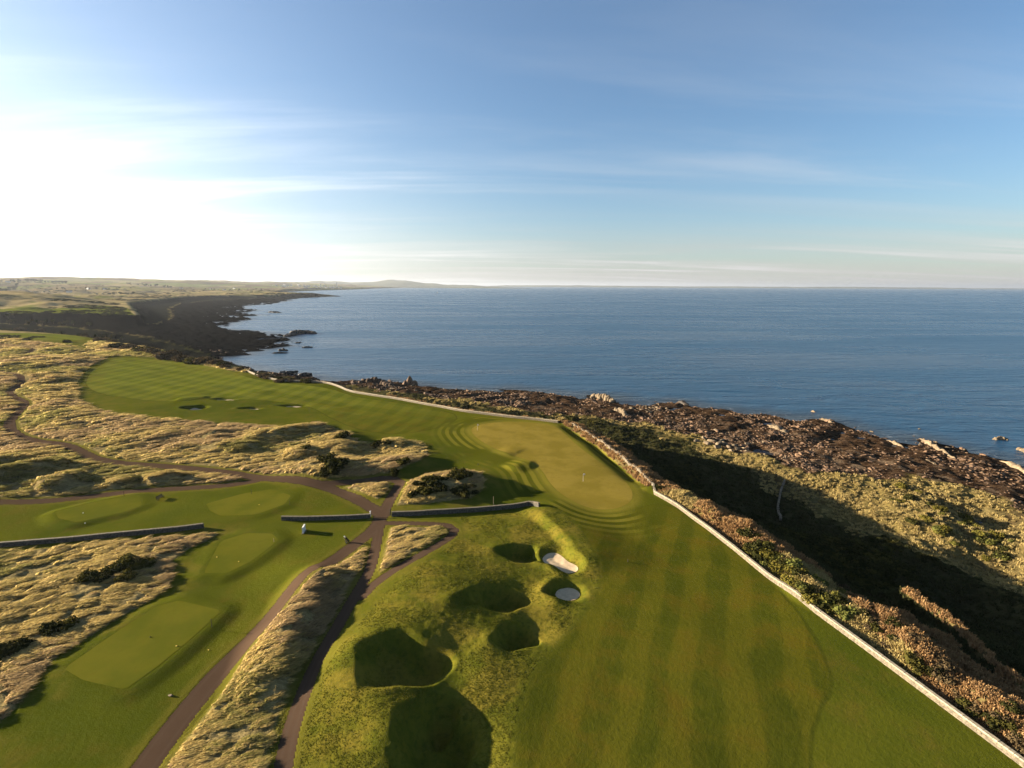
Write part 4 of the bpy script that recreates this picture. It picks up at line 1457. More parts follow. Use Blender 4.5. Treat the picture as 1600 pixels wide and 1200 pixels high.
for q, i in enumerate(top):
    p_ = bool(pale[i])
    o = link('boulder', (RP if p_ else ROCKN)[q % 6], None, loc=(x[i], y[i], zt[i] + s[i] * 0.15))
    o.rotation_euler = tuple(rots[i])
    o.scale = (s[i] * 1.3, s[i] * 1.0, s[i] * 0.8)
    bx_ = 800 + 800 * x[i] / (y[i] * math.cos(PITCH))
    zone = ('beyond the long curving wall, left of the craggy outcrop' if bx_ < 925 else 'between the craggy outcrop and the pale heap' if bx_ < 1090 else
            'between the pale heap and the orange slab' if bx_ < 1230 else 'in the middle of the right hand shore' if bx_ < 1400 else 'around the long tan slabs near the right edge')
    side = 'near the water' if dsx[i] < 9 else 'on the upper shore' if dsx[i] > 28 else 'halfway down the shore'
    hue_ = 'pale' if p_ else 'brown'
    tag(o, '%s boulder %s, %s' % (hue_, side, zone), 'boulder', '%s boulders of the rocky shore' % hue_)


def ledge(pxs, z, wid, hgt, mat, label, cat='rock ledge', name='rock_ledge', seed=0, tilt=0.35):
    """long upturned slab of rock along a traced line, rough and tapering"""
    r = np.random.default_rng(seed)
    L = resample(smooth_line(W_(pxs, z), 2), 1.2 if wid < 6 else 2.5)
    nL = len(L)
    prof = 9
    V = []
    ox, oy = L[0]
    for i in range(nL):
        a, b = L[max(i - 1, 0)], L[min(i + 1, nL - 1)]
        d = (b - a) / max(np.hypot(*(b - a)), 1e-6)
        nn = np.array([d[1], -d[0]])
        t = i / (nL - 1)
        e = min(1, 3.2 * t + 0.12) * min(1, 3.2 * (1 - t) + 0.12)
        ww = wid * e * (0.75 + 0.5 * r.random())
        hh = hgt * e * (0.65 + 0.7 * r.random())
        for k in range(prof):
            q = k / (prof - 1) * 2 - 1
            hq = (1 - abs(q) ** 2.2) + tilt * q * (1 - q * q)
            p = L[i] + nn * q * ww * 0.5 + r.normal(0, 0.06 * wid, 2)
            V.append((p[0] - ox, p[1] - oy, z - 0.6 + hh * hq * (0.8 + 0.4 * r.random()) - (1.0 if abs(q) > 0.99 else 0)))
    Q = []
    for i in range(nL - 1):
        for k in range(prof - 1):
            a = i * prof + k
            Q.append((a, a + 1, a + prof + 1, a + prof))
    me = mesh_np(name, V, Q, None, False)
    return link(name, me, mat, loc=(ox, oy, 0), label=label, cat=cat)


def crag(pxs, z, wid, hgt, mat, label, cat='rock outcrop', name='rock_outcrop', seed=0, tilt=0.0):
    """jagged outcrop: overlapping broken blocks along a traced line, one solid"""
    r = np.random.default_rng(seed + 50)
    L = resample(W_(pxs, z), wid * 0.42)
    V, F = [], []
    ox, oy = L[0]
    nb = 0
    for i, p in enumerate(L):
        t = i / max(len(L) - 1, 1)
        prof = 0.45 + 0.55 * math.sin(math.pi * min(max(t, 0.08), 0.92)) * (0.6 + 0.7 * r.random())
        for k in range(3):
            v, f = ico(1)
            v = v.copy()
            for _ in range(8):
                nrm = r.normal(size=3)
                nrm /= np.linalg.norm(nrm)
                d = r.uniform(0.5, 0.8)
                dd = v @ nrm
                v = np.where((dd > d)[:, None], v - np.outer(dd - d, nrm), v)
            h = hgt * prof * (1.0 if k == 0 else r.uniform(0.4, 0.8))
            q = wid * (0.42 if k == 0 else 0.3) * r.uniform(0.8, 1.2)
            a = r.uniform(0, 6.28)
            x_ = v[:, 0] * q * 1.3
            y_ = v[:, 1] * q
            z_ = v[:, 2] * h + 0.25 * x_ * r.uniform(-1, 1)
            off = r.normal(0, wid * 0.22, 2) * (k > 0)
            V.append(np.stack([x_ * math.cos(a) - y_ * math.sin(a) + p[0] - ox + off[0], x_ * math.sin(a) + y_ * math.cos(a) + p[1] - oy + off[1], z_ + z + h * 0.15], 1))
            F.append(f + nb)
            nb += len(v)
    me = mesh_np(name, np.vstack(V), None, None, False, np.vstack(F))
    return link(name, me, mat, loc=(ox, oy, 0), label=label, cat=cat)


ledge([(1437, 683), (1448, 690), (1465, 702), (1490, 716), (1500, 722)], 0.6, 3.0, 1.6, M_ROCKP, 'long tan rock slab running out to the water below the right headland', seed=1)
ledge([(1428, 712), (1450, 722), (1470, 733), (1478, 740)], 1.2, 2.6, 1.4, M_ROCKP, 'orange tan rock slab in the middle of the right hand shore', seed=2)
ledge([(1560, 718), (1575, 722), (1595, 733), (1620, 748)], 0.6, 3.2, 1.5, M_ROCKP, 'pale rock slab at the water edge by the right frame edge', seed=3)
ledge([(1382, 686), (1395, 690), (1412, 697)], 0.6, 2.4, 1.0, M_ROCKP, 'low tan slab at the water edge right of centre shore', seed=4)
ledge([(1240, 672), (1250, 680), (1256, 690)], 1.0, 3.0, 1.5, M_ROCKP, 'tan upright rock slab beside a tide pool on the shore', seed=5)
ledge([(1198, 663), (1212, 668), (1226, 676), (1236, 683)], 1.0, 5.0, 1.8, M_ROCKP, 'broad orange rock slab on the shore left of the tide pool slab', seed=6)
ledge([(1276, 655), (1290, 657), (1304, 662)], 0.4, 3.6, 1.6, M_ROCKP, 'tan rock rib at the water edge near the middle of the shore', seed=7)
crag([(928, 620), (945, 623), (957, 628)], 1.0, 4.0, 3.2, M_ROCKP, 'craggy tan outcrop standing at the water edge beyond the green', 'rock outcrop', 'rock_outcrop', 8, 0.6)
crag([(964, 641), (972, 645), (978, 650)], 2.2, 3.0, 2.4, M_ROCKP, 'yellow cliff stump just behind the craggy outcrop beyond the green', 'rock outcrop', 'rock_outcrop', 9, 0.6)
crag([(634, 601), (640, 601), (647, 601)], 0.5, 5.0, 5.2, M_ROCK, 'tall brown sea stack rising at the water edge beyond the long wall', 'sea stack', 'sea_stack', 10, 0.3)
crag([(552, 600), (572, 600), (592, 600), (612, 603)], 1.0, 6.0, 4.2, M_ROCK, 'rugged brown outcrop along the water left of the sea stack', 'rock outcrop', 'rock_outcrop', 11, 0.4)
ledge([(1058, 628), (1066, 629), (1076, 633)], 0.4, 4.0, 2.2, M_ROCKD, 'dark wet rock at the water edge beyond the shaded slope', 'rock outcrop', 'rock_outcrop', 12)
crag([(1555, 687), (1562, 686), (1572, 687)], 0.0, 2.0, 1.3, M_ROCKP, 'small pale rock islet alone in the sea near the right edge', 'islet', 'rock_islet', 13)
crag([(1593, 703), (1602, 706), (1612, 710)], 0.0, 2.2, 1.7, M_ROCKP, 'reddish rock islet cut by the right frame edge', 'islet', 'rock_islet', 14)
ledge([(1432, 670), (1440, 670)], 0.1, 1.6, 1.1, M_ROCKP, 'tiny pale rock awash off the tan slab', 'islet', 'rock_islet', 15)
ledge([(1388, 682), (1398, 683)], 0.1, 2.2, 1.4, M_ROCKP, 'small pale rock standing off the shore left of the tan slab', 'islet', 'rock_islet', 16)
ledge([(1265, 642), (1276, 644)], 0.1, 1.6, 1.0, M_ROCKP, 'tiny pale rock awash left of the tan rib', 'islet', 'rock_islet', 17)
crag([(450, 525), (460, 522), (472, 521), (481, 520), (490, 521)], 0.3, 11, 5.0, M_ROCKD, 'dark jagged reef at the tip of the black bay headland', 'reef', 'rock_reef', 20, 0.3)
crag([(474, 543), (481, 543), (487, 543)], 0.0, 4, 1.6, M_ROCKD, 'small dark rock alone in the bay water', 'islet', 'rock_islet', 21)
crag([(439, 548), (444, 548), (448, 548)], 0.0, 4.5, 2.8, M_ROCKD, 'round dark rock below the black bay headland', 'islet', 'rock_islet', 22)
ledge([(425, 541), (440, 540), (450, 538)], 0.2, 9, 2.6, M_ROCKD, 'flat dark skerry beside the black bay headland', 'islet', 'rock_islet', 23)
ledge([(460, 536), (472, 535)], 0.1, 9, 1.6, M_ROCKD, 'thin dark skerry right of the black bay headland', 'islet', 'rock_islet', 24)
ledge([(420, 552), (432, 552), (456, 551)], 0.1, 6, 1.4, M_ROCKD, 'row of low dark skerries nearest the bay sand', 'islet', 'rock_islet', 25)
ledge([(415, 488), (425, 488), (440, 489)], 0.1, 18, 3.0, M_ROCKD, 'thin dark skerry off the far bay shore', 'islet', 'rock_islet', 26)
crag([(430, 588), (440, 585), (448, 584), (462, 581)], 1.0, 4, 2.2, M_ROCKD, 'dark rock ribs beyond the wall at the end of the fairway', 'rock outcrop', 'rock_outcrop', 27)
crag([(462, 591), (472, 588), (484, 585)], 0.8, 4, 2.4, M_ROCKD, 'dark slanting rocks below the wall left of the brown outcrops', 'rock outcrop', 'rock_outcrop', 28)
for k, (px, py) in enumerate([(1090, 690), (1100, 686), (1112, 690), (1122, 694), (1132, 693), (1120, 700), (1138, 699), (1148, 696), (1128, 688), (1105, 694), (1152, 702), (1143, 705)]):
    X0, Y0, Z0 = at(px, py)
    o = link('boulder', RP[k % 6], None, loc=(X0, Y0, Z0 + 0.5))
    o.rotation_euler = (0.2, 0.1, k * 1.3)
    o.scale = (1.9, 1.4, 1.2)
    tag(o, 'whitish boulder in the pale heap at the head of the beach pool', 'boulder', 'whitish boulders heaped by the beach pool')


# ------------------------------------------------------------------ bushes and trees
def bush_mesh(seed, nlobes=7, nleaf=420, leaf=0.16, flat=0.7):
    r = np.random.default_rng(seed)
    V, Q, T = [], [], []
    lobes = [(r.uniform(-0.6, 0.6), r.uniform(-0.6, 0.6), r.uniform(0.1, 0.45) * flat, r.uniform(0.35, 0.6)) for _ in range(nlobes)]
    iv, if_ = ico(1)
    for lx, ly, lz, lr in lobes:
        b = len(V)
        for v in iv:
            k = lr * 0.74 * (1 + r.normal() * 0.08)
            V.append((lx + v[0] * k, ly + v[1] * k, max(lz + v[2] * k * flat, -0.15)))
        T += [(b + f[0], b + f[1], b + f[2]) for f in if_]
    for _ in range(nleaf):
        lx, ly, lz, lr = lobes[r.integers(nlobes)]
        d = r.normal(size=3)
        d /= np.linalg.norm(d)
        d[2] = abs(d[2]) * 1.0 if r.random() < 0.8 else d[2]
        p = np.array([lx, ly, lz]) + d * np.array([1, 1, flat]) * lr * r.uniform(0.75, 1.12)
        if p[2] < -0.05:
            continue
        a = r.normal(size=3)
        a /= np.linalg.norm(a)
        c = np.cross(a, d)
        c /= max(np.linalg.norm(c), 1e-6)
        a = np.cross(c, d) * 0.8 + d * 0.5
        s_ = leaf * r.uniform(0.6, 1.4)
        b = len(V)
        V += [tuple(p - c * s_ * 0.4), tuple(p + c * s_ * 0.4), tuple(p + c * s_ * 0.3 + a * s_), tuple(p - c * s_ * 0.3 + a * s_)]
        Q.append((b, b + 1, b + 2, b + 3))
    return mesh_np('bush_mesh', V, Q, None, False, T)


BUSHES = {}
for key, mat in (('g', M_GORSE), ('y', M_GORSEY), ('t', M_THORN), ('w', M_TREE)):
    BUSHES[key] = []
    for k in range(4):
        me = bush_mesh(400 + k + 10 * len(BUSHES), 6 + k, 420, 0.17)
        me.materials.append(mat)
        BUSHES[key].append(me)


def bush(px, py, s_, key, label, group=None, name='gorse_bush', cat='bush', hs=1.0, jit=0.0, sink=0.1):
    X0, Y0, Z0 = at(px, py)
    if jit:
        X0 += random.uniform(-jit, jit)
        Y0 += random.uniform(-jit, jit)
        Z0 = float(H(X0, Y0)[0])
    o = link(name, BUSHES[key][random.randrange(4)], None, loc=(X0, Y0, Z0 - sink))
    o.rotation_euler = (0, 0, random.uniform(0, 6.28))
    q = s_ * random.uniform(0.9, 1.1)
    o.scale = (q, q, q * hs)
    return tag(o, label, cat, group)


DARKG = [  # px, py, size, where
    (525, 728, 3.2, 'big dark gorse bush at the head of the shaded hollow above the cart path'), (512, 722, 2.6, 'dark gorse bush at the left of the big gorse clump above the cart path'),
    (518, 737, 2.8, 'dark gorse bush at the front of the clump above the cart path'), (508, 742, 2.2, 'low gorse bush left in the clump above the cart path'),
    (533, 684, 3.0, 'dark gorse bush on the dune crest below the fairway'), (591, 697, 2.6, 'dark round gorse bush on the edge of the tawny dune'),
    (606, 692, 1.3, 'small dark bush right of the round one on the dune edge'), (630, 723, 2.2, 'dark bush on the right shoulder of the dune hollow'),
    (478, 701, 1.8, 'brown low bush in the tawny dune grass'), (618, 739, 1.8, 'dark scrub at the right end of the dune above the path'),
    (669, 752, 1.9, 'round olive gorse bush, upper left on the mound by the junction'), (677, 757, 2.2, 'largest round olive gorse bush on the mound by the junction'),
    (690, 764, 2.0, 'olive gorse bush in the middle of the mound by the junction'), (714, 744, 1.6, 'dark gorse bush at the top of the mound by the junction'),
    (722, 742, 1.5, 'dark bush second from right on the mound crest'), (730, 745, 1.8, 'brown dark bush at the right end of the mound crest'),
    (654, 757, 1.4, 'small dark bush at the left shoulder of the mound'), (643, 776, 1.3, 'small dark bush low on the left of the mound'),
    (738, 762, 1.2, 'small bush near the right foot of the mound'), (704, 746, 1.2, 'small dark bush left of the mound crest pair'),
    (190, 884, 2.4, 'black gorse bush in the middle of the tawny field'), (178, 893, 1.9, 'dark bush left of the black one in the tawny field'),
    (210, 888, 1.8, 'dark bush right of the black one in the tawny field'), (228, 882, 1.6, 'low dark bush at the right of the field scrub'),
    (136, 903, 1.8, 'separate dark bush left in the tawny field'), (160, 906, 1.5, 'low dark bush below the field scrub'),
    (82, 985, 1.8, 'dark bush in the lower tawny field near the mown edge'), (105, 978, 1.5, 'low dark bush right of the lower field bush'),
    (10, 1020, 1.8, 'dark bush at the left frame edge in the lower field'), (35, 1010, 1.4, 'small dark bush beside the left edge bush'), (200, 903, 1.5, 'low scrub bush on the lower side of the field scrub'),
    (160, 528, 4.5, 'thorny bush on the ravine edge above the far fairway'), (40, 533, 3.5, 'dark low bush beside the far left fairway'),
    (104, 535, 3.0, 'dark bush on the far left fairway mound'), (170, 535, 3.6, 'dark bush among dunes near the ravine edge'),
    (878, 657, 2.2, 'dark rounded shrub at the corner where the wall meets the bank'), (893, 653, 2.4, 'dark shrub cluster just beyond the wall corner'),
    (925, 660, 2.0, 'dark shrub on the slope beyond the wall corner'), (850, 652, 1.8, 'low dark shrub beyond the wall left of the corner'),
    (1030, 765, 1.5, 'green bush at the kink of the sea wall')]
for px, py, s_, lab in DARKG:
    bush(px, py, s_ * (0.98 if py > 660 else 1.1), 'g', lab, 'dark gorse bushes')
def wall_y(px):
    return 824 + (px - 1100) * 0.797 if px < 1200 else 904 + (px - 1200) * 0.735


for k in range(44):
    t = k / 43
    px = 1165 + t * 150 + random.uniform(-6, 6)
    py = wall_y(px) - random.uniform(14, 52)
    w_l = ('upper end, nearest the reddish bracken', 'upper middle', 'lower middle', 'lower end, nearest the brown scrub')[int(t * 3.99)]
    bush(px, py, random.uniform(1.0, 1.9), 'y' if random.random() < 0.65 else 'g', 'gorse bush in the thicket beyond the sea wall, ' + w_l, 'gorse thicket beyond the sea wall', jit=0.5)
for k in range(34):
    t = k / 33
    px = 1300 + t * 300 + random.uniform(-10, 10)
    py = wall_y(px) - random.uniform(26, 75)
    w_l = ('upper part', 'middle part', 'part nearest the frame corner')[int(t * 2.99)]
    bush(px, py, random.uniform(0.7, 1.3), 't' if random.random() < 0.6 else 'g', 'brown scrub bush beside the lower sea wall, ' + w_l, 'scrub beside the lower sea wall', name='scrub_bush', jit=0.4)
for k in range(16):
    px, py = random.uniform(640, 748), random.uniform(744, 776)
    if sd_poly(np.array([w(px, py)[0]]), np.array([w(px, py)[1]]), R_GORSE)[0] < -1.2:
        bush(px, py, random.uniform(1.0, 1.9), 'g', 'olive gorse bush crowding the mound right of the path junction', 'gorse crowding the junction mound')
for k in range(34):
    t = k / 33
    px = 1385 + t * 200 + random.uniform(-18, 18)
    py = 775 + t * 90 + random.uniform(-26, 26)
    bush(px, py, random.uniform(0.9, 1.9), 'y' if random.random() < 0.7 else 'g', 'gorse bush in the scrub on the lit slope above the beach, ' + ('left end', 'middle', 'right end')[int(t * 2.99)], 'gorse scrub on the lit slope', jit=1.0)
for k in range(30):
    t = k / 29
    px = 400 + t * 440
    P_ = WALL_SEA_FAR[::-1]
    i_ = min(int(t * 16), 15)
    q = P_[i_ + 1] + (P_[min(i_ + 2, len(P_) - 1)] - P_[i_ + 1]) * random.random()
    X0, Y0 = q[0] + random.uniform(2, 4) * 0.5 + 1.5, q[1] + random.uniform(3, 8)
    o = link('scrub_bush', BUSHES['t' if k % 3 else 'g'][k % 4], None, loc=(X0, Y0, float(H(X0, Y0)[0]) - 0.2))
    s_ = random.uniform(1.2, 2.4)
    o.scale = (s_, s_, s_ * 0.75)
    tag(o, 'brown scrub bush peeping over the long curving wall above the shore', 'bush', 'scrub beyond the long curving wall')
RAV = [(150, 528), (160, 533), (172, 536), (185, 541), (196, 544), (208, 546), (222, 549), (236, 550), (246, 552), (256, 556), (268, 560), (285, 564), (300, 566), (312, 568), (326, 570),
       (347, 573), (352, 574), (372, 579), (400, 587), (408, 589), (420, 592), (432, 594), (445, 596), (455, 597), (470, 598), (130, 525), (118, 523), (90, 520), (60, 517), (30, 516), (10, 515)]
for k, (px, py) in enumerate(RAV):
    bush(px, py, random.uniform(4.5, 7.5) if px < 330 else random.uniform(2.4, 3.6), 't' if k % 3 else 'g', 'thorn bush on the edge of the dark ravine and bay', 'thorn bushes along the ravine edge', name='thorn_bush', hs=0.9, jit=3)
bush(347, 573, 4.6, 'g', 'large round olive bush standing at the cliff edge above the bay', name='gorse_bush')

# trees: trunk and crown
TRUNK = MB().tube((0, 0, -0.3), (0.02, 0.03, 0.5), 0.05, 0.035, 6).tube((0.02, 0.03, 0.45), (0.16, 0.1, 0.8), 0.03, 0.015, 5).tube((0.02, 0.03, 0.45), (-0.14, -0.08, 0.78), 0.03, 0.015, 5).mesh('trunk')
TRUNK.materials.append(M_BARK)
CROWNS = [bush_mesh(460 + k, 8, 260, 0.2, 0.9) for k in range(4)]
for c in CROWNS:
    c.materials.append(M_TREE)


def tree(X0, Y0, h, label, group):
    Z0 = float(H(X0, Y0)[0])
    root = empty('tree', (X0, Y0, Z0), label, 'tree', group, random.uniform(0, 6.28))
    root.scale = (h, h, h)
    link('trunk', TRUNK, None, root)
    c = link('crown', CROWNS[random.randrange(4)], None, root, loc=(0, 0, 0.52))
    c.scale = (0.42, 0.42, 0.5)
    return root


def tree_row(pa, pb, n_, h, zl, label, group, jit=25):
    a, b = np.array(w(*pa, zl)), np.array(w(*pb, zl))
    for k in range(n_):
        q = a + (b - a) * (k + random.uniform(-0.4, 0.4)) / max(n_ - 1, 1)
        tree(q[0] + random.uniform(-jit, jit), q[1] + random.uniform(-jit, jit), h * random.uniform(0.7, 1.25), label, group)


tree_row((-30, 455), (30, 449), 22, 20, 38, 'tree of the dark wood at the far left edge', 'far wood at the left edge', 25)
tree_row((10, 446.5), (110, 446.5), 30, 22, 46, 'tree of the wooded ridge on the left skyline', 'trees of the left skyline wood', 60)
tree_row((40, 457), (75, 456), 10, 10, 24, 'tree in the small clump on the far left links', 'small far clump', 14)
tree_row((150, 459), (215, 458), 16, 11, 24, 'tree of the shelter belt in the middle of the far links', 'far shelter belt', 20)
tree_row((208, 449), (268, 449.5), 22, 18, 34, 'tree of the far wood left of the bay on the skyline', 'far wood above the bay', 50)
tree_row((90, 452), (200, 451), 16, 12, 34, 'hedgerow tree between the far left fields', 'far hedgerow trees', 20)
tree_row((280, 452.5), (420, 452), 20, 11, 26, 'hedgerow tree on the far land behind the bay', 'hedgerow trees behind the bay', 40)
tree_row((0, 500), (150, 505), 18, 7, 8, 'bare tree in the shaded ravine', 'trees in the shaded ravine', 14)
tree_row((0, 512), (200, 520), 20, 6, 12, 'bare tree on the near side of the shaded ravine', 'trees on the near ravine side', 10)
# dark scrub on the shaded slope below the sea wall
n = 14000
x, y, r = polar_sample(n, 85, 240, 14, 52, RNG)
zt = H(x, y)
m = (zt > 3.6) & (zt < 13.0) & (grid_at(BANKM, x, y) > 0.5) & (fbm(x, y, 18, 3, 260) + RNG.normal(0, 0.05, n) > 0.13)
x, y, r, zt = x[m], y[m], r[m], zt[m]
print('slope scrub', len(x))
s = RNG.uniform(0.5, 1.3, len(x))
SB = [bush_mesh(490 + k, 4, 90, 0.25) for k in range(3)]
scatter('slope_scrub', np.stack([x, y, zt - 0.1], 1), np.stack([0 * x, 0 * x, RNG.uniform(0, 6.28, len(x))], 1), np.stack([s * 1.3, s * 1.3, s * 0.8], 1),
        RNG.integers(0, 3, len(x)), [(b_, M_GORSE) for b_ in SB], label='low black green scrub covering the shaded slope below the sea wall', cat='scrub')
# scrub of the far links, a mass of bushes nobody could count
n = 60000
x, y, r = polar_sample(n, 620, 5200, -50, -2, RNG)
m = (grid_at(DP, x, y) < -15) & (fbm(x, y * 1.3, 120, 4, 250) + RNG.normal(0, 0.05, n) > 0.20)
x, y, r = x[m], y[m], r[m]
keep = RNG.random(len(x)) < 0.5
x, y, r = x[keep], y[keep], r[keep]
print('far scrub', len(x))
s = RNG.uniform(1.5, 3.5, len(x)) * (r / 1200) ** 0.5
FB = [bush_mesh(480 + k, 4, 60, 0.35) for k in range(3)]
scatter('far_scrub', np.stack([x, y, H(x, y) - 0.3], 1), np.stack([0 * x, 0 * x, RNG.uniform(0, 6.28, len(x))], 1), np.stack([s * 1.6, s * 1.6, s * 0.8], 1),
        RNG.integers(0, 3, len(x)), [(b_, M_GORSE) for b_ in FB], label='dark gorse scrub scattered over the far links', cat='scrub')
#@@REST

# ------------------------------------------------------------------ distant hills and far shore
M_HILL = simple('hill_cover', (0.07, 0.075, 0.035), 0.95, 0.4, 0.0006)


def ridge_land(name, D, depth, pts, seed, label=None):
    """far land as a real ridge: (photo x, height in metres) along bearings at distance D"""
    r = np.random.default_rng(seed)
    xs = np.array([p[0] for p in pts], float)
    hs = np.array([p[1] for p in pts], float)
    px = np.linspace(xs[0], xs[-1], 220)
    h = np.interp(px, xs, hs)
    h = h * (1 + 0.12 * fbm(px, px * 0 + seed, 40, 4, seed)) + 0.06 * h.max() * fbm(px, px * 0, 12, 3, seed + 3)
    h = np.maximum(h, -2)
    az = np.arctan((px - 800) / 800 / math.cos(PITCH))
    ks = np.linspace(-1, 1, 13)
    V = []
    for i in range(len(px)):
        for k in ks:
            q = (1 - k * k) ** 1.2
            d = D + k * depth
            V.append((d * math.tan(az[i]), d, -3 + (h[i] + 3) * q * (1 + 0.25 * vnoise(np.array([px[i] / 18]), np.array([k * 3.0]), seed)[0])))
    n_ = len(ks)
    Q = [(i * n_ + k, (i + 1) * n_ + k, (i + 1) * n_ + k + 1, i * n_ + k + 1) for i in range(len(px) - 1) for k in range(n_ - 1)]
    return link(name, mesh_np(name, V, Q), M_HILL, kind='structure')


ridge_land('distant_hills', 17000, 1800, [(180, 60), (260, 90), (340, 120), (400, 130), (430, 170), (470, 150), (510, 175), (560, 150), (590, 165), (612, 215), (640, 205), (665, 140), (700, 90), (740, 60), (775, 20), (790, 0)], 5)
ridge_land('far_shore', 12500, 900, [(560, 20), (600, 26), (650, 24), (700, 22), (730, 30), (760, 22), (800, 14), (830, 0)], 6)
ridge_land('far_coast', 24000, 1500, [(740, 0), (790, 70), (850, 90), (930, 80), (1000, 60), (1100, 66), (1200, 60), (1320, 76), (1420, 66), (1500, 40), (1600, 45), (1720, 0)], 7)


# ------------------------------------------------------------------ far town on the point
def house(X0, Y0, Z0, w_, d_, h_, rz, label, group, wallm=None):
    root = empty('house', (X0, Y0, Z0), label, 'house', group, rz)
    MB().box((0, 0, h_ / 2 - 1), (w_, d_, h_ + 2)).build('wall', wallm or M_HARL, root)
    rb = MB()
    e = 0.4
    z1, z2 = h_ + 0.02, h_ + d_ * 0.38
    a = [(-w_ / 2 - e, -d_ / 2 - e, z1), (w_ / 2 + e, -d_ / 2 - e, z1), (w_ / 2 + e, d_ / 2 + e, z1), (-w_ / 2 - e, d_ / 2 + e, z1), (-w_ / 2 - e, 0, z2), (w_ / 2 + e, 0, z2)]
    rb.v = a
    rb.f = [(0, 1, 5, 4), (2, 3, 4, 5), (0, 4, 3), (1, 2, 5), (3, 2, 1, 0)]
    ro = rb.build('roof', M_SLATE, root)
    cb = MB().box((w_ / 2 - 1.2, 0, z2 + 0.3), (1.0, 1.0, 2.2))
    cb.build('chimney', M_STONE, ro)
    return root


def town_at(px, D):
    az = math.atan((px - 800) / 800 / math.cos(PITCH))
    return D * math.tan(az), D


for k in range(64):
    px = random.uniform(432, 545)
    D = 6600 + random.uniform(0, 2200)
    X0, Y0 = town_at(px, D)
    z = float(H(X0, Y0)[0])
    if z < 2:
        continue
    sc_ = random.uniform(1.0, 1.9)
    house(X0, Y0, z, 16 * sc_, 9 * sc_, 7 * sc_, random.uniform(-0.4, 0.4), 'pale house of the far town on the point', 'houses of the far town on the point')


def tower(px, D, h_, w_, label, spire=0.0, mat=None):
    X0, Y0 = town_at(px, D)
    z = max(float(H(X0, Y0)[0]), 0)
    root = empty('church_tower', (X0, Y0, z), label, 'tower')
    MB().box((0, 0, h_ / 2 - 2), (w_, w_, h_ + 4)).box((0, 0, h_ + 0.9), (w_ * 1.12, w_ * 1.12, 1.6)).build('tower_shaft', mat or M_HARL, root)
    if spire:
        MB().tube((0, 0, h_ + 1.7), (0, 0, h_ + 1.7 + spire), w_ * 0.5, 0.2, 8).build('spire', M_SLATE, root)
    return root


tower(511, 7600, 52, 12, 'tall pale tower left of the spired one in the far town', 0)
tower(517, 7700, 40, 10, 'shorter pale tower beside the tall one in the far town', 16)
tower(535, 7900, 66, 12, 'tallest pale tower at the right end of the far town', 18)
tower(531, 7850, 44, 9, 'pale tower just left of the tallest one at the end of the far town', 12)
tower(466, 7200, 34, 9, 'low pale tower at the left end of the far town', 10)

# a few farm steadings on the far land
for k, (px, D) in enumerate([(130, 2600), (185, 3100), (160, 2900), (40, 3300), (300, 3600), (345, 4200), (240, 3800), (380, 4600), (365, 3900)]):
    X0, Y0 = town_at(px, D)
    house(X0, Y0, float(H(X0, Y0)[0]), 22, 11, 6, random.uniform(-0.6, 0.6), 'pale farmhouse among the far fields', 'farmhouses among the far fields')

# ------------------------------------------------------------------ sailing boat far out
bx, by = w(683, 458, 0)
boat = empty('sailing_boat', (bx, by, 0.0), 'tiny white sailing boat alone far out on the sea', 'sailing boat', rz=0.5)
hm = MB()
L_ = 7.0
sec = [(-L_, 1.0, 1.1), (-L_ * 0.5, 1.7, 1.0), (0, 2.0, 1.0), (L_ * 0.5, 1.4, 1.1), (L_, 0.08, 1.5)]
for x_, b_, z_ in sec:
    hm.v += [(x_, -b_, z_), (x_, -b_ * 0.6, -0.3), (x_, b_ * 0.6, -0.3), (x_, b_, z_)]
for i in range(4):
    for k in range(3):
        a = i * 4 + k
        hm.f.append((a, a + 4, a + 5, a + 1))
    hm.f.append((i * 4 + 3, i * 4 + 7, i * 4 + 4, i * 4))
hm.f.append((0, 1, 2, 3))
hm.build('hull', M_WHITE, boat)
MB().tube((0.8, 0, 0.8), (0.8, 0, 17), 0.1, 0.07, 6).build('mast', M_TIMB, boat)
sm = MB()
sm.v = [(0.6, 0.05, 2.0), (-5.6, 0.9, 2.0), (0.6, 0.05, 16.6), (0.6, -0.05, 2.0), (-5.6, 0.8, 2.0), (0.6, -0.05, 16.6)]
sm.f = [(0, 1, 2), (5, 4, 3), (0, 3, 4, 1), (1, 4, 5, 2), (2, 5, 3, 0)]
sm.build('mainsail', M_WHITE, boat)
jm = MB()
jm.v = [(6.6, 0, 1.7), (1.4, 0.6, 2.0), (1.0, 0, 14.5), (6.6, -0.1, 1.7), (1.4, 0.5, 2.0), (1.0, -0.1, 14.5)]
jm.f = sm.f
jm.build('jib', M_WHITE, boat)


# ------------------------------------------------------------------ things on the course
def post(px, py, h_, label, mat, cap=None, group=None, name='marker_post', r_=0.05, cat='post'):
    X0, Y0, Z0 = at(px, py)
    root = empty(name, (X0, Y0, Z0), label, cat, group)
    MB().tube((0, 0, -0.1), (0, 0, h_), r_, r_ * 0.9, 8).build('stake', mat, root)
    MB().tube((0, 0, h_), (0, 0, h_ + 0.08), r_ * 1.5, r_ * 0.6, 8).build('cap', cap or mat, root)
    return root


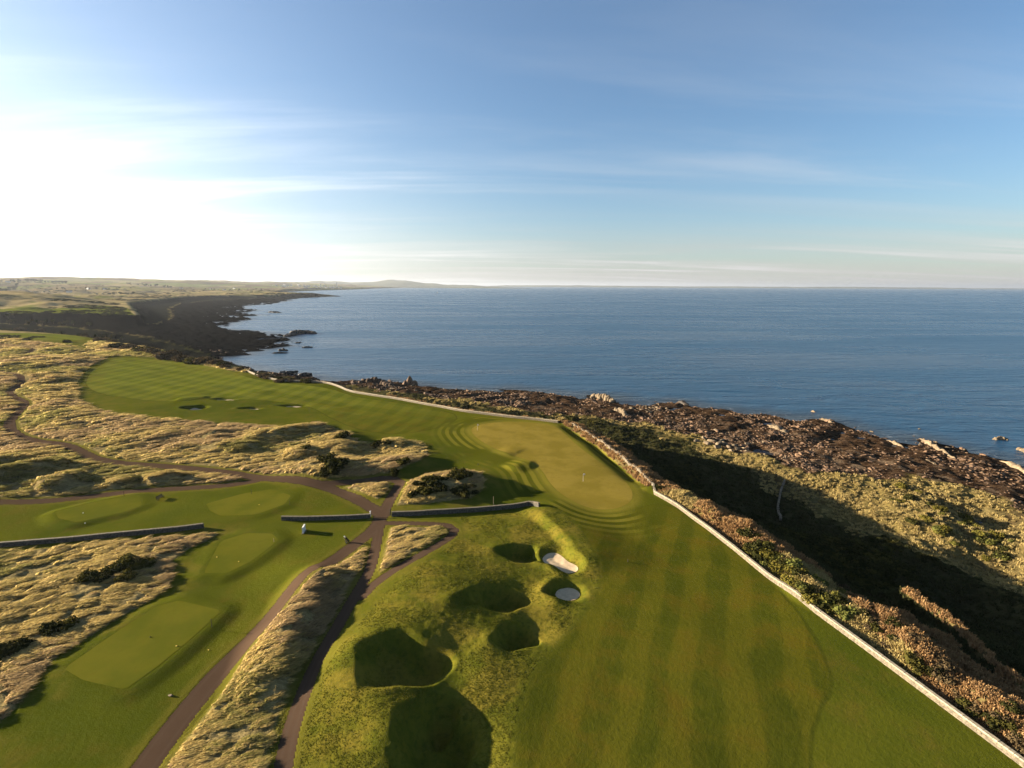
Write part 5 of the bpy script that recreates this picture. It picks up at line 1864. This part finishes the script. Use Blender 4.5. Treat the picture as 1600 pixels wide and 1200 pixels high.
def flag(px, py, label, rz):
    X0, Y0, Z0 = at(px, py)
    root = empty('flagstick', (X0, Y0, Z0), label, 'flag', None, rz)
    MB().tube((0, 0, 0), (0, 0, 2.15), 0.022, 0.016, 6).build('pole', M_WHITE, root)
    f = MB()
    for i in range(5):
        x_ = 0.02 + i * 0.12
        y_ = 0.05 * math.sin(i * 1.5)
        f.v += [(x_, y_, 1.74 - i * 0.015), (x_, y_, 2.12 - i * 0.012)]
    for i in range(4):
        f.f.append((2 * i, 2 * i + 2, 2 * i + 3, 2 * i + 1))
    fl = f.build('flag_cloth', M_WHITE, root)
    sol = fl.modifiers.new('thickness', 'SOLIDIFY')
    sol.thickness = 0.006
    MB().tube((0, 0, -0.02), (0, 0, 0.012), 0.054, 0.054, 12).build('hole_cup', M_WHITE, root)


flag(911, 752, 'white flagstick on the near half of the green', 0.2)
flag(746, 672, 'white flagstick on the far left end of the green', 0.2)

# white stone slab on the lawn
X0, Y0, Z0 = at(475, 831)
sl = empty('stone_slab', (X0, Y0, Z0), 'white stone slab standing on the lawn below the short wall, casting a long shadow', 'slab', None, math.radians(8))
MB().box((0, 0, 0.62), (0.28, 1.7, 1.5), 0, 0.02, 0.94).build('slab_face', M_WHITE, sl)
MB().box((0, 0, 0.03), (0.55, 2.0, 0.16), 0, 0.02).build('plinth', M_STONE, sl)

# trolley with a golf bag by the path verge
X0, Y0, Z0 = at(541, 848)
tr = empty('golf_trolley', (X0, Y0, Z0), 'dark golf trolley with a bag standing at the verge of the cart path', 'golf trolley', None, 0.5)
for sy in (-0.36, 0.36):
    wh = MB().tube((0, sy - 0.03, 0.17), (0, sy + 0.03, 0.17), 0.17, 0.17, 14).build('wheel', M_DARK, tr)
    MB().tube((0, sy - 0.04, 0.17), (0, sy + 0.04, 0.17), 0.08, 0.08, 10).build('rim', M_WHITE, wh)
MB().tube((0, -0.34, 0.17), (0, 0.34, 0.17), 0.02).tube((0.0, 0, 0.17), (0.75, 0, 0.1), 0.025).tube((0.0, 0, 0.17), (-0.45, 0, 1.05), 0.025).tube((-0.45, -0.16, 1.05), (-0.45, 0.16, 1.05), 0.025).build('frame', M_TIMB, tr)
MB().tube((0.5, 0, 0.2), (-0.12, 0, 1.15), 0.17, 0.20, 12).build('golf_bag', M_DARK, tr)
cl_b = MB()
for k in range(7):
    a = k * 0.9
    px_, py_ = -0.14 + 0.08 * math.cos(a), 0.11 * math.sin(a)
    cl_b.tube((px_, py_, 1.12), (px_ - 0.13, py_, 1.38), 0.012, 0.012, 5).box((px_ - 0.15, py_, 1.41), (0.1, 0.05, 0.07))
cl_b.build('club_heads', M_WHITE, tr)


def bench(px, py, rz, label):
    X0, Y0, Z0 = at(px, py)
    root = empty('bench', (X0, Y0, Z0), label, 'bench', None, rz)
    for k in range(4):
        MB().box((0, -0.18 + k * 0.12, 0.45), (2.0, 0.10, 0.04)).build('slat', M_DARK, root)
    for k in range(4):
        MB().box((0, 0.30 + k * 0.02, 0.56 + k * 0.13), (2.0, 0.03, 0.10)).build('backrest_slat', M_DARK, root)
    for sx in (-0.85, 0.85):
        for sy in (-0.2, 0.26):
            MB().box((sx, sy, 0.2), (0.08, 0.08, 0.5)).build('leg', M_DARK, root)
        MB().box((sx, 0.33, 0.74), (0.07, 0.06, 0.6)).build('back_post', M_DARK, root)
        MB().box((sx, 0.03, 0.66), (0.07, 0.55, 0.05)).build('armrest', M_DARK, root)


bench(251, 780, math.radians(88), 'dark timber bench between the two upper tees with a long shadow')
post(194, 775, 1.2, 'thin dark tee post at the top edge of the long left tee', M_DARK)
post(393, 772, 1.2, 'thin dark tee post at the top edge of the right hand upper tee', M_DARK)
post(453, 789, 1.0, 'thin dark post on the lower right shoulder of the upper right tee', M_DARK)
post(331, 980, 1.3, 'dark tee post at the right corner of the large lower left tee', M_DARK)
post(428, 847, 0.7, 'low post right of the small tee below the short wall', M_TIMB)
post(771, 789, 2.0, 'tall thin stake rising just behind the middle of the long hooked wall', M_TIMB, r_=0.04)
post(981, 878, 0.4, 'short dark marker on the fairway right of the sand bunkers', M_DARK, r_=0.08)
post(747, 727, 0.5, 'short dark marker on the lawn left of the green', M_DARK, r_=0.08)
post(483, 643, 1.6, 'leaning dark stake right of the far bunkers', M_DARK, r_=0.06)
post(579, 807, 1.25, 'white gatepost at the end of the short wall by the path gap', M_WHITE, r_=0.12, name='gate_post')
post(610, 805, 1.3, 'dark gatepost at the start of the long hooked wall by the path gap', M_DARK, r_=0.14, name='gate_post')


def tee_marker(px, py, mat, label, s_=0.11):
    s_ *= 0.7
    X0, Y0, Z0 = at(px, py)
    v, f = ico(1)
    me = mesh_np('tee_marker', v * np.array([1, 1, 0.8]) * s_, None, None, True, f)
    link('tee_marker', me, mat, loc=(X0, Y0, Z0 + s_ * 0.8), label=label, cat='tee marker')


tee_marker(130, 802, M_WHITE, 'upper white tee marker on the long left tee', 0.16)
tee_marker(133, 818, M_WHITE, 'lower white tee marker on the long left tee', 0.16)
tee_marker(339, 871, M_YEL, 'yellow tee marker on the left side of the small tee below the wall', 0.14)
tee_marker(373, 878, M_YEL, 'yellow tee marker on the lower side of the small tee below the wall', 0.14)
tee_marker(235, 996, M_DARK, 'dark tee marker on the left side of the large lower left tee', 0.14)
tee_marker(276, 1010, M_YEL, 'yellow tee marker on the right side of the large lower left tee', 0.15)
tee_marker(326, 1016, M_YEL, 'small yellow marker on the slope right of the large lower left tee', 0.12)
tee_marker(405, 789, M_YEL, 'small yellow tee marker on the upper right tee', 0.12)
X0, Y0, Z0 = at(267, 1087)
o = link('boulder', RP[2], None, loc=(X0, Y0, Z0 + 0.1))
o.scale = (0.35, 0.3, 0.3)
tag(o, 'small whitish stone on the dark verge left of the wide cart path', 'stone')

# ------------------------------------------------------------------ air
hz = MB().box((0, 0, (300 - 4.5) / 2), (190000, 190000, 300 + 4.5)).mesh('haze')
hm_, N = new_mat('haze_air')
pv = N.n('ShaderNodeVolumePrincipled')
pv.inputs['Color'].default_value = (0.46, 0.50, 0.56, 1)
pv.inputs['Density'].default_value = 3.0e-5
pv.inputs['Anisotropy'].default_value = 0.35
N.n('ShaderNodeOutputMaterial', inp={1: pv.outputs[0]})
link('haze', hz, hm_, kind='stuff', loc=(0, 0, 0))
